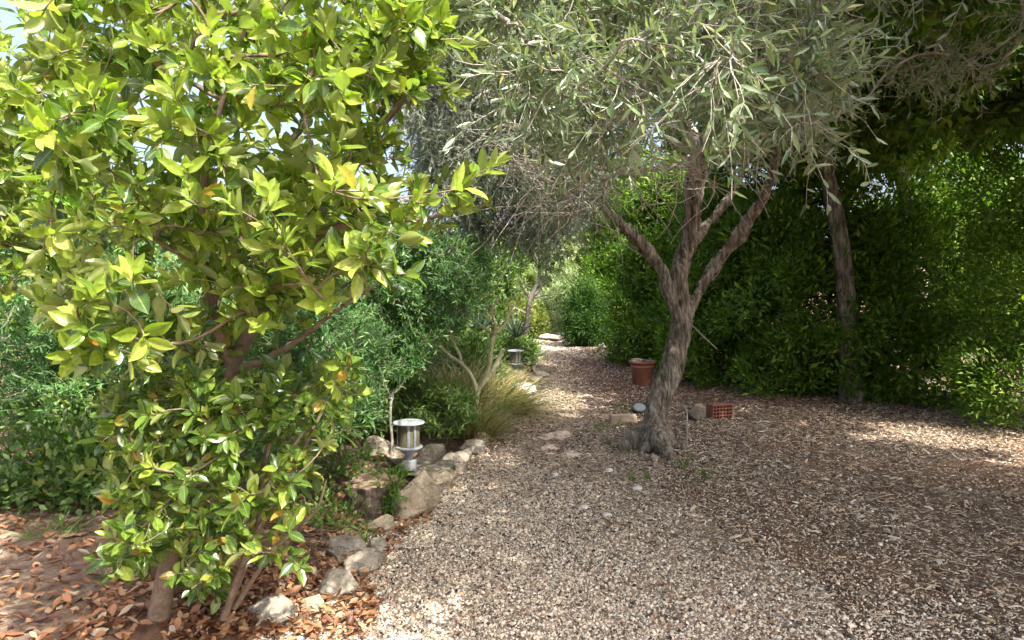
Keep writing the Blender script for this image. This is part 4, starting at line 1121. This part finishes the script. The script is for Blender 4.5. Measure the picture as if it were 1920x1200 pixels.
# ------------------------------------------------------------------ terracotta pot, ground light, block, brick
M['terracotta'] = noise_mat('terracotta', [(.3, (.17, .065, .042)), (.7, (.27, .115, .075))], scale=6, fine=50, bump=.12, bdist=.004, rough=.7, second=((.40, .22, .15), 5, .58, .75))
pb = G(1207, 724); pd = float((pb - CAM) @ FW)
s = 50 * pd / F / .5    # top diameter as a factor of half a metre
t = thing('flower_pot', pb + np.array([0, .15, 0]), 'reddish terracotta flower pot with wide rolled rim standing by the hedge', 'flower pot')
o = np.array(t['_org'])
V, Q = lathe(np.array([(0, 0), (.165, 0), (.172, .01), (.212, .33), (.216, .335), (.224, .345), (.224, .36), (.216, .365), (.220, .40), (.235, .41), (.252, .425), (.256, .445), (.246, .458), (.232, .455), (.222, .435), (.215, .40), (.19, .2)]) * s, 48, o, False)
MB().add(V, Q).obj('pot_body', M['terracotta'], t)
V, Q = lathe(np.array([(.214, .39), (.15, .40), (.07, .395), (0, .402)]) * s, 32, o)
MB().add(V, Q).obj('soil', M['soil'], t)
rock((0, 0, 26, 12), 'rock_tan', 'flat buff stone lying on the soil in the terracotta pot', 71, name='loose_stone', cat='stone', on=o + np.array([-.07 * s, -.05 * s, .40 * s]), sub=3, sink=.1)
rock((0, 0, 16, 10), 'rock_dark', 'dark stone lying on the soil in the terracotta pot', 72, name='loose_stone', cat='stone', on=o + np.array([.06 * s, -.06 * s, .40 * s]), sub=3, sink=.1)

gl_ = G(1199, 774)
t = thing('ground_spotlight', gl_, 'round ground spotlight with pale glass in dark ring beside olive trunk', 'garden light')
tilt = Matrix.Rotation(math.radians(30), 3, 'X'); R3 = np.array(tilt)
def tl(prof, mat, name, n=36):
    V, Q = lathe(prof, n); V = V @ R3.T + gl_ + np.array([0, .0, .06]); return MB().add(V, Q).obj(name, M[mat], t)
M['blackplastic'] = plain('black_plastic', (.025, .027, .03), .5)
M['paleglass'] = plain('pale_glass', (.24, .27, .26), .12, spec=.6, var=.08)
tl([(0, -.10), (.05, -.10), (.085, -.04), (.10, .0), (.108, .012), (.106, .024), (.088, .026), (.074, .018), (.0, .012)], 'blackplastic', 'housing')
tl([(.075, .0185), (.04, .020), (0, .0205)], 'paleglass', 'lens')
V, Q = lathe([(0, -.12), (.012, -.1), (.012, .03), (0, .03)], 10, gl_); MB().add(V, Q).obj('stake', M['blackplastic'], t)

def boxes(mb, lst, R=None, o=(0, 0, 0)):
    for (x0, y0, z0, x1, y1, z1) in lst:
        V = np.array([(x, y, z) for x in (x0, x1) for y in (y0, y1) for z in (z0, z1)], float)
        if R is not None: V = V @ R.T
        V = V + np.asarray(o)
        mb.add(V, [(0, 1, 3, 2), (4, 6, 7, 5), (0, 4, 5, 1), (2, 3, 7, 6), (0, 2, 6, 4), (1, 5, 7, 3)])
def bevel_obj(o, w=.004, seg=2):
    b = o.modifiers.new('bevel', 'BEVEL'); b.width = w; b.segments = seg; b.limit_method = 'ANGLE'
# weathered edging block
bg_ = G(1171, 796)
bm = bmesh.new(); bmesh.ops.create_grid(bm, x_segments=1, y_segments=1, size=1); bm.free()
n1, n2, n3 = 16, 5, 5
def lump_box(W, D, Hh, jit, seed):
    bm = bmesh.new(); bmesh.ops.create_cube(bm, size=1)
    bmesh.ops.subdivide_edges(bm, edges=bm.edges, cuts=7, use_grid_fill=True)
    V = np.array([v.co[:] for v in bm.verts]); Q = np.array([[v.index for v in f.verts] for f in bm.faces]); bm.free()
    r = np.maximum(np.abs(V).max(1), 1e-6); V = V * (1 - .05 * ((np.abs(V) > .42).sum(1) >= 2))[:, None]
    V = V * np.array([W, D, Hh])
    for i in range(len(V)):
        q = Vector(V[i]) * 9 + Vector((seed, 0, 0)); V[i] += np.array(noise.noise_vector(q)) * jit
    return V, Q
V, Q = lump_box(.32, .10, .15, .012, 4.0)
c, s_ = math.cos(-.08), math.sin(-.08)
V = V @ np.array([[c, s_, 0], [-s_, c, 0], [0, 0, 1]])
org = bg_ + np.array([0, .1, .03])
M['palewood'] = noise_mat('weathered_timber', [(.3, (.24, .19, .13)), (.7, (.46, .38, .28))], scale=10, stretch=(.3, 1, 1), fine=50, bump=.5, bdist=.008)
tag(MB().add(V + org, Q).obj('timber_block', M['palewood'], origin=org), 'weathered pale timber block half buried left of the olive trunk', 'timber block')
# hollow brick
kb = G(1346, 786)
t = thing('hollow_brick', kb, 'terracotta hollow brick with rows of holes lying on the mulch', 'brick')
a_ = .35; R = np.array([[math.cos(a_), -math.sin(a_), 0], [math.sin(a_), math.cos(a_), 0], [0, 0, 1]])
mb = MB(); L_, Wd, Hb, w_ = .26, .13, .16, .011
lst = []
zs = np.linspace(0, Hb, 5); ys_ = np.linspace(-L_ / 2, L_ / 2, 7)
for k, z in enumerate(zs): lst.append((ys_[0] - w_ / 2, -Wd / 2, z - w_ / 2, ys_[-1] + w_ / 2, Wd / 2, z + w_ / 2))
for k in range(4):
    for x_ in ys_: lst.append((x_ - w_ / 2, -Wd / 2 + .001, zs[k] + w_ / 2, x_ + w_ / 2, Wd / 2 - .001, zs[k + 1] - w_ / 2))
boxes(mb, lst, R, kb + np.array([.03, .05, .005]))
mb.obj('brick_body', M['terracotta'], t, smooth=False)

# ------------------------------------------------------------------ hedge and evergreen shrubs on the right
def clump_shrub(name, loc, label, cat, clumps, n_leaf, leafm, leaf, lsz, group=None, tr=.05, core=True, up=.6, outw=.9, wid=1.0, spray=55, sr0=(.10, .16), stem=True):
    """clumps: rows x,y,z,rx,ry,rz. Each is a billowing mass of smaller sprays of leaves"""
    t = thing(name, loc, label, cat, group)
    loc = np.array(loc, float); cl = np.array(clumps, float)
    if stem:
        mb = MB()
        for c in cl:
            p = smoothpath([(*loc + rng.normal(0, .05, 3) * [1, 1, 0] - [0, 0, .05], tr), (*((loc * .6 + c[:3] * .4) + rng.normal(0, .08, 3)), tr * .7), (*c[:3], tr * .35)], 14)
            tubes(mb, p[None, :, :3], p[None, :, 3], 7)
            nb = 14
            dv = randdir(nb) * c[3:] * .8
            tw = twigs(np.tile(c[:3], (nb, 1)), dv, np.linalg.norm(dv, axis=1), droop=-.05, wob=.12)
            tubes(mb, tw, np.linspace(tr * .3, .004, 5)[None].repeat(nb, 0), 4)
        mb.obj('branches', M['twig_brown'], t)
    mb = MB()
    vol = (cl[:, 3] * cl[:, 4] + cl[:, 3] * cl[:, 5] + cl[:, 4] * cl[:, 5]); vol = vol / vol.sum()
    for c, f in zip(cl, vol):
        nl = int(n_leaf * f); ns = max(10, nl // spray)
        d = randdir(ns); rr = (rng.random((ns, 1)) ** .33)
        rr = np.where(rng.random((ns, 1)) < .65, rng.uniform(.82, 1.08, (ns, 1)), rr)
        sc = c[:3] + d * rr * c[3:]
        which = rng.integers(0, ns, nl)
        sr = (sr0[0] + sr0[1] * rng.random(ns))[:, None]
        off = np.clip(rng.normal(size=(nl, 3)), -2, 2) * sr[which] * .55
        pos = sc[which] + off
        ground = gz(pos[:, 0], pos[:, 1]) + .03
        m = pos[:, 2] > ground
        od = norm(off + d[which] * .08 + 1e-6)
        ax = od * outw + randdir(nl) * .7 + np.array([0, 0, .25])
        nh = d[which] * .6 + np.array([0, 0, up]) + randdir(nl) * .5
        szz = rng.uniform(*lsz, nl)
        mb.inst(leaf, frames(ax[m], nh[m], szz[m], wid * szz[m] * rng.uniform(.8, 1.1, m.sum())), pos[m])
    mb.obj('foliage', M[leafm], t)
    return t
def gp3(px_, py_, d): return P(px_, py_, d)
def C(px_, py_, d, rx, ry, rz):
    q = P(px_, py_, d); return (*q, rx, ry, rz)
def gl3(x_, y_): return np.array([x_, y_, float(gz(x_, y_))])
HG = 'evergreen shrubs of the right hand hedge'
clump_shrub('hedge_shrub', gl3(3.2, 19.3), 'bright green evergreen shrub at the path end of the hedge', 'shrub',
            [C(1155, 610, 19, .85, 1.0, 1.0), C(1138, 530, 19.3, .65, 1.0, 1.1), C(1160, 455, 19.3, .85, 1.1, 1.1), C(1185, 550, 18.6, .8, 1.0, 1.1), C(1180, 390, 19.6, .9, 1.1, .9), C(1132, 455, 19.6, .5, .8, .6)],
            60000, 'hedge', LEAF_SMALL, (.09, .16), HG, wid=.6, spray=150, sr0=(.14, .22))
clump_shrub('hedge_shrub', gl3(3.1, 13.2), 'dense shadowed evergreen shrub behind the terracotta pot', 'shrub',
            [C(1215, 630, 13.2, .65, .8, .75), C(1240, 560, 13.2, .8, .9, .9), C(1215, 470, 13.4, .7, .9, .9), C(1200, 360, 13.8, .9, 1, .8), C(1270, 380, 13.6, .9, 1, 1.0), C(1290, 480, 13.2, .7, .9, 1.0), C(1180, 655, 13.9, .4, .5, .35)],
            62000, 'hedge', LEAF_SMALL, (.075, .13), HG, wid=.6, spray=150, sr0=(.12, .20))
clump_shrub('hedge_shrub', gl3(3.9, 11.4), 'dark evergreen shrub right behind the olive trunk', 'shrub',
            [C(1330, 680, 11.2, .75, .7, .6), C(1300, 620, 11.4, .5, .7, .8), C(1380, 600, 11.3, .9, .8, .9), C(1360, 480, 11.4, .9, .9, 1.0), C(1400, 380, 11.6, 1.0, 1, .9)],
            60000, 'hedge', LEAF_SMALL, (.065, .115), HG, wid=.6, spray=150, sr0=(.11, .18))
clump_shrub('hedge_shrub', gl3(5.4, 9.8), 'broad dark evergreen shrub at the right end of the hedge', 'shrub',
            [C(1520, 700, 9.8, .9, .8, .6), C(1600, 600, 9.8, 1.1, .9, .9), C(1500, 560, 10, .9, .9, 1.0), C(1600, 440, 10, 1.1, 1, .9), C(1480, 440, 10.3, .9, .9, .8), C(1720, 520, 9.8, 1.0, 1, 1.0), C(1740, 680, 9.4, 1, .9, .7)],
            62000, 'hedge', LEAF_SMALL, (.075, .13), HG, wid=.6, spray=150, sr0=(.12, .20))
clump_shrub('hedge_shrub', gl3(6.8, 7.8), 'evergreen shrub farthest right, partly out of the picture', 'shrub',
            [(5.9, 7.6, .6, .9, .8, .7), (6.2, 7.8, 1.7, 1.0, .9, 1.0), (6.1, 7.9, 2.9, 1.0, .9, .9), (7.2, 7.4, 1.5, 1, 1, 1.4)], 60000, 'hedge', LEAF_SMALL, (.05, .085), HG, wid=.62, spray=130, sr0=(.14, .22))
# rosemary
q = G(1088, 648)
clump_shrub('rosemary_shrub', q, 'rounded dark rosemary shrub at the far right edge of the path', 'shrub',
            [C(1094, 615, 17.6, .42, .45, .55), C(1088, 590, 17.7, .34, .4, .5), C(1104, 585, 17.7, .36, .4, .6), C(1096, 562, 17.8, .28, .35, .45), C(1112, 618, 17.5, .32, .4, .45)],
            26000, 'rosemary', LEAF_LIN, (.07, .125), up=.1, wid=.9, spray=90, sr0=(.08, .12))

# bed plants
def bed_plant(x_, y_, r, h, label, n, mat='leafy', leaf=None, lsz=(.05, .09)):
    clump_shrub('bed_plant', gl3(x_, y_), label, 'plant', [(x_, y_, float(gz(x_, y_)) + h * .45, r, r, h * .55), (x_ + r * .5, y_ - r * .3, float(gz(x_, y_)) + h * .35, r * .7, r * .6, h * .4)], n, mat, LEAF_SMALL if leaf is None else leaf, lsz, 'low plants in the garden bed', stem=False)
bed_plant(-.75, 10.3, .5, .55, 'low green plant behind the thin dry grass clump', 6000)
for (px_, py_), lab_ in (((640, 905), 'low leafy weed patch left of the tree stump'), ((668, 868), 'low leafy weed patch in front of the rust stained boulder'), ((612, 985), 'low leafy weed patch below the stump, by the low glossy shrub')):
    g_ = G(px_, py_); bed_plant(g_[0], g_[1], .16, .14, lab_, 420, 'weed', None, (.03, .055))
bed_plant(-.25, 12.6, .42, .4, 'low green plant behind the far bollard lamp', 6000, 'leafy', None, (.05, .08))
bed_plant(.12, 14.3, .28, .2, 'small low plant by the path, beyond the far bollard lamp', 4000, 'weed', None, (.05, .08))
bed_plant(-.5, 16.5, .6, .5, 'low green plant beside the curved grey tree', 6000, 'leafy', None, (.06, .1))
bed_plant(-1.6, 9.6, .6, .6, 'low green plant behind the undergrowth of the near lamp', 7000)
bed_plant(-2.4, 6.8, .6, .5, 'spreading low plant in the bed, left of the forked stem', 6000, 'feather', LEAF_LIN, (.05, .08))
bed_plant(-3.3, 5.2, .6, .4, 'spreading low plant in the bed under the far left glossy shrub', 6000, 'leafy')
bed_plant(-3.9, 7.0, .8, .7, 'round low plant in the bed at the far left', 8000, 'leafy')
bed_plant(-5.2, 8.2, .9, .8, 'round green plant at the far left margin of the bed', 9000, 'feather', LEAF_LIN, (.07, .11))
# ------------------------------------------------------------------ far plants
q = G(975, 662); dT = float((q - CAM) @ FW)
tt = thing('branching_tree', q, 'small tree with curved smooth grey trunk and thin dark leaves near the far lamp', 'tree')
mb = MB(); nodes = []
for lr in ([(968, 668, dT, 26), (976, 640, dT, 17), (987, 615, dT, 14), (990, 585, dT, 13), (994, 560, dT, 12), (1003, 540, dT, 10), (1012, 515, dT, 8), (1008, 490, dT, 6), (996, 465, dT, 4)],
           [(994, 560, dT, 9), (1010, 545, dT, 7), (1022, 520, dT, 6), (1026, 490, dT, 5), (1030, 460, dT, 3)], [(990, 590, dT, 7), (975, 582, dT, 6), (962, 574, dT, 5), (955, 560, dT, 4)],
           [(994, 560, dT, 7), (985, 545, dT, 6), (975, 525, dT, 5), (972, 500, dT, 4), (965, 480, dT, 3)], [(1000, 560, dT, 5), (1015, 555, dT, 4), (1032, 552, dT, 3), (1045, 540, dT, 2)]):
    p = smoothpath(px_path(lr), 26); tubes(mb, p[None, :, :3], p[None, :, 3] * .75, 10)
    if lr[0][3] < 20: nodes += list(p[14:, :3])
    else: nodes += list(p[18:, :3]); 
mb.obj('trunk', M['greybark'], tt)
tg = sample_vol([(955, 470), (1010, 440), (1050, 455), (1055, 500), (1030, 520), (1000, 490), (975, 520), (950, 510)], dT - .6, dT + .6, 80)
ch, rd = grow(nodes, tg, wob=.1, r_tip=.004, rmax=.015); mb = MB(); tubes(mb, ch, rd, 5)
mb.obj('branches', M['twig_brown'], tt)
mb = MB(); rosette(mb, LEAF_NEEDLE, ch[:, -1], norm(ch[:, -1] - ch[:, -2]) + np.array([0, 0, .5]), 16, (.10, .2), 1.0)
rosette(mb, LEAF_NEEDLE, ch[:, 3], norm(ch[:, -1] - ch[:, -2]) + np.array([0, 0, .3]), 8, (.08, .16), 1.0); mb.obj('foliage', M['rosemary'], tt)
def aloe(loc, label, n, L, w=.035):
    t = thing('aloe_plant', loc, label, 'aloe', 'aloe plants')
    mb = MB(); a = np.arange(n) * 2.4; tl_ = np.linspace(.15, 1.25, n)
    loc = np.array(loc, float)
    for k in range(n):
        h = np.array([math.cos(a[k]), math.sin(a[k]), 0]); d = h * math.sin(tl_[k]) + np.array([0, 0, math.cos(tl_[k])])
        Ls = L * rng.uniform(.8, 1.1); K = 8; tq = np.linspace(0, 1, K)[:, None]
        p = loc + np.array([0, 0, .08]) + d * Ls * tq + h * .1 * Ls * tq ** 2 + np.array([0, 0, .22 * Ls]) * tq ** 2
        tubes(mb, p[None], (w * (1 - tq[:, 0] ** 1.3 * .96))[None], 7)
    mb.obj('leaves', M['aloe'], t)
aloe(P(968, 640, 12.2), 'dark spiky aloe at the foot of the curved grey tree trunk', 22, .36, .022)
aloe(P(900, 628, 11.3), 'dark broad aloe behind the pale succulent limbs', 20, .36, .03)
FG = 'shrubs beyond the bend of the path'
clump_shrub('background_shrub', gl3(1.2, 23), 'silvery green shrub closing the view at the end of the path', 'shrub',
            [C(1045, 580, 23, .9, .8, .8), C(1030, 540, 24, .9, .8, .8), C(1075, 545, 23.5, .7, .7, .9), C(1055, 620, 22, .7, .5, .4)], 14000, 'silver', LEAF_LIN, (.12, .22), FG, stem=False)
clump_shrub('background_shrub', gl3(.7, 20.5), 'yellow green low shrub at the left of the path end', 'shrub',
            [C(1008, 610, 20.3, .4, .4, .45), C(990, 600, 20.3, .35, .4, .4), C(970, 590, 19.5, .35, .4, .35)], 5500, 'yellowgreen', LEAF_SMALL, (.07, .12), FG, stem=False)
clump_shrub('background_shrub', gl3(.2, 25), 'leafy light green shrub left of the silvery one', 'shrub',
            [C(960, 560, 25, 1.3, 1, .9), C(920, 530, 25, 1.3, 1, .8), C(1000, 545, 26, 1.0, 1, .8), C(870, 560, 25, 1.2, 1, 1.0), C(930, 610, 24, 1.2, .9, .5)], 22000, 'bright', LEAF_SMALL, (.12, .2), FG, stem=False)
clump_shrub('background_tree', gl3(2.2, 30), 'bright green tree in the sun above the rosemary', 'tree',
            [C(1070, 500, 30, 1.3, 1.2, .9), C(1040, 480, 31, 1.2, 1.2, .8), C(1110, 480, 30, 1.2, 1.2, 1.0), C(1005, 490, 32, 1.3, 1, .7)], 22000, 'bright', LEAF_SMALL, (.14, .24), tr=.1)
clump_shrub('background_shrub', gl3(-.9, 13.5), 'leafy green shrub behind the pale succulent limbs', 'shrub',
            [C(850, 560, 13.5, .8, .6, .7), C(900, 530, 14.5, .7, .6, .8), C(800, 520, 13.5, .8, .7, .9), C(880, 610, 13, .8, .5, .5), C(820, 630, 12.5, .8, .5, .45)], 30000, 'leafy', LEAF_SMALL, (.06, .11), FG)
clump_shrub('background_shrub', gl3(-3.2, 10.5), 'broad green shrub in the bed left of the forked stem', 'shrub',
            [(-3.2, 10.5, .9, 1.0, .8, .9), (-2.3, 10.8, 1.0, .9, .7, .9), (-4.3, 10.2, 1.0, 1.0, .8, .9), (-3.4, 10.6, 1.9, 1.1, .8, .7), (-5.4, 9.8, 1.0, 1.0, .8, 1.0)], 42000, 'leafy', LEAF_SMALL, (.07, .12), FG)
bt = clump_shrub('background_tree', gl3(-5.5, 17), 'mid green bushy tree far left behind the bed', 'tree',
            [(-5.5, 17, 1.2, 1.5, 1.3, 1.2), (-4.6, 16.6, 2.0, 1.2, 1.1, 1.0), (-6.5, 17.2, 2.2, 1.2, 1.2, 1.0), (-5.4, 17, 2.9, 1.1, 1.1, .8)], 42000, 'hedge', LEAF_SMALL, (.10, .17), tr=.1)
dup(bt, gl3(-2.6, 15.5), 1.3, .85, 'dense green tree behind the pale succulent shrub')
dup(bt, gl3(-10, 16), 2.6, 1.15, 'bushy tree at the far left margin behind the bed')
dup(bt, gl3(-4.0, 24), 4.0, 1.1, 'bushy tree behind the leafy light green shrub')
dup(bt, gl3(-1.0, 31), .7, 1.05, 'distant bushy tree left of the bright green one')
dup(bt, gl3(6.5, 22), 3.1, 1.25, 'bushy tree behind the hedge, nearest its path end')
dup(bt, gl3(11, 17), 5.2, 1.3, 'bushy tree behind the right end of the hedge')
dup(bt, gl3(-14, 24), 1.9, 1.3, 'large bushy tree at the far left horizon')
dup(bt, gl3(16, 25), .3, 1.3, 'large bushy tree at the far right horizon')

for o in list(bpy.data.objects):
    if '_org' in o: del o['_org']
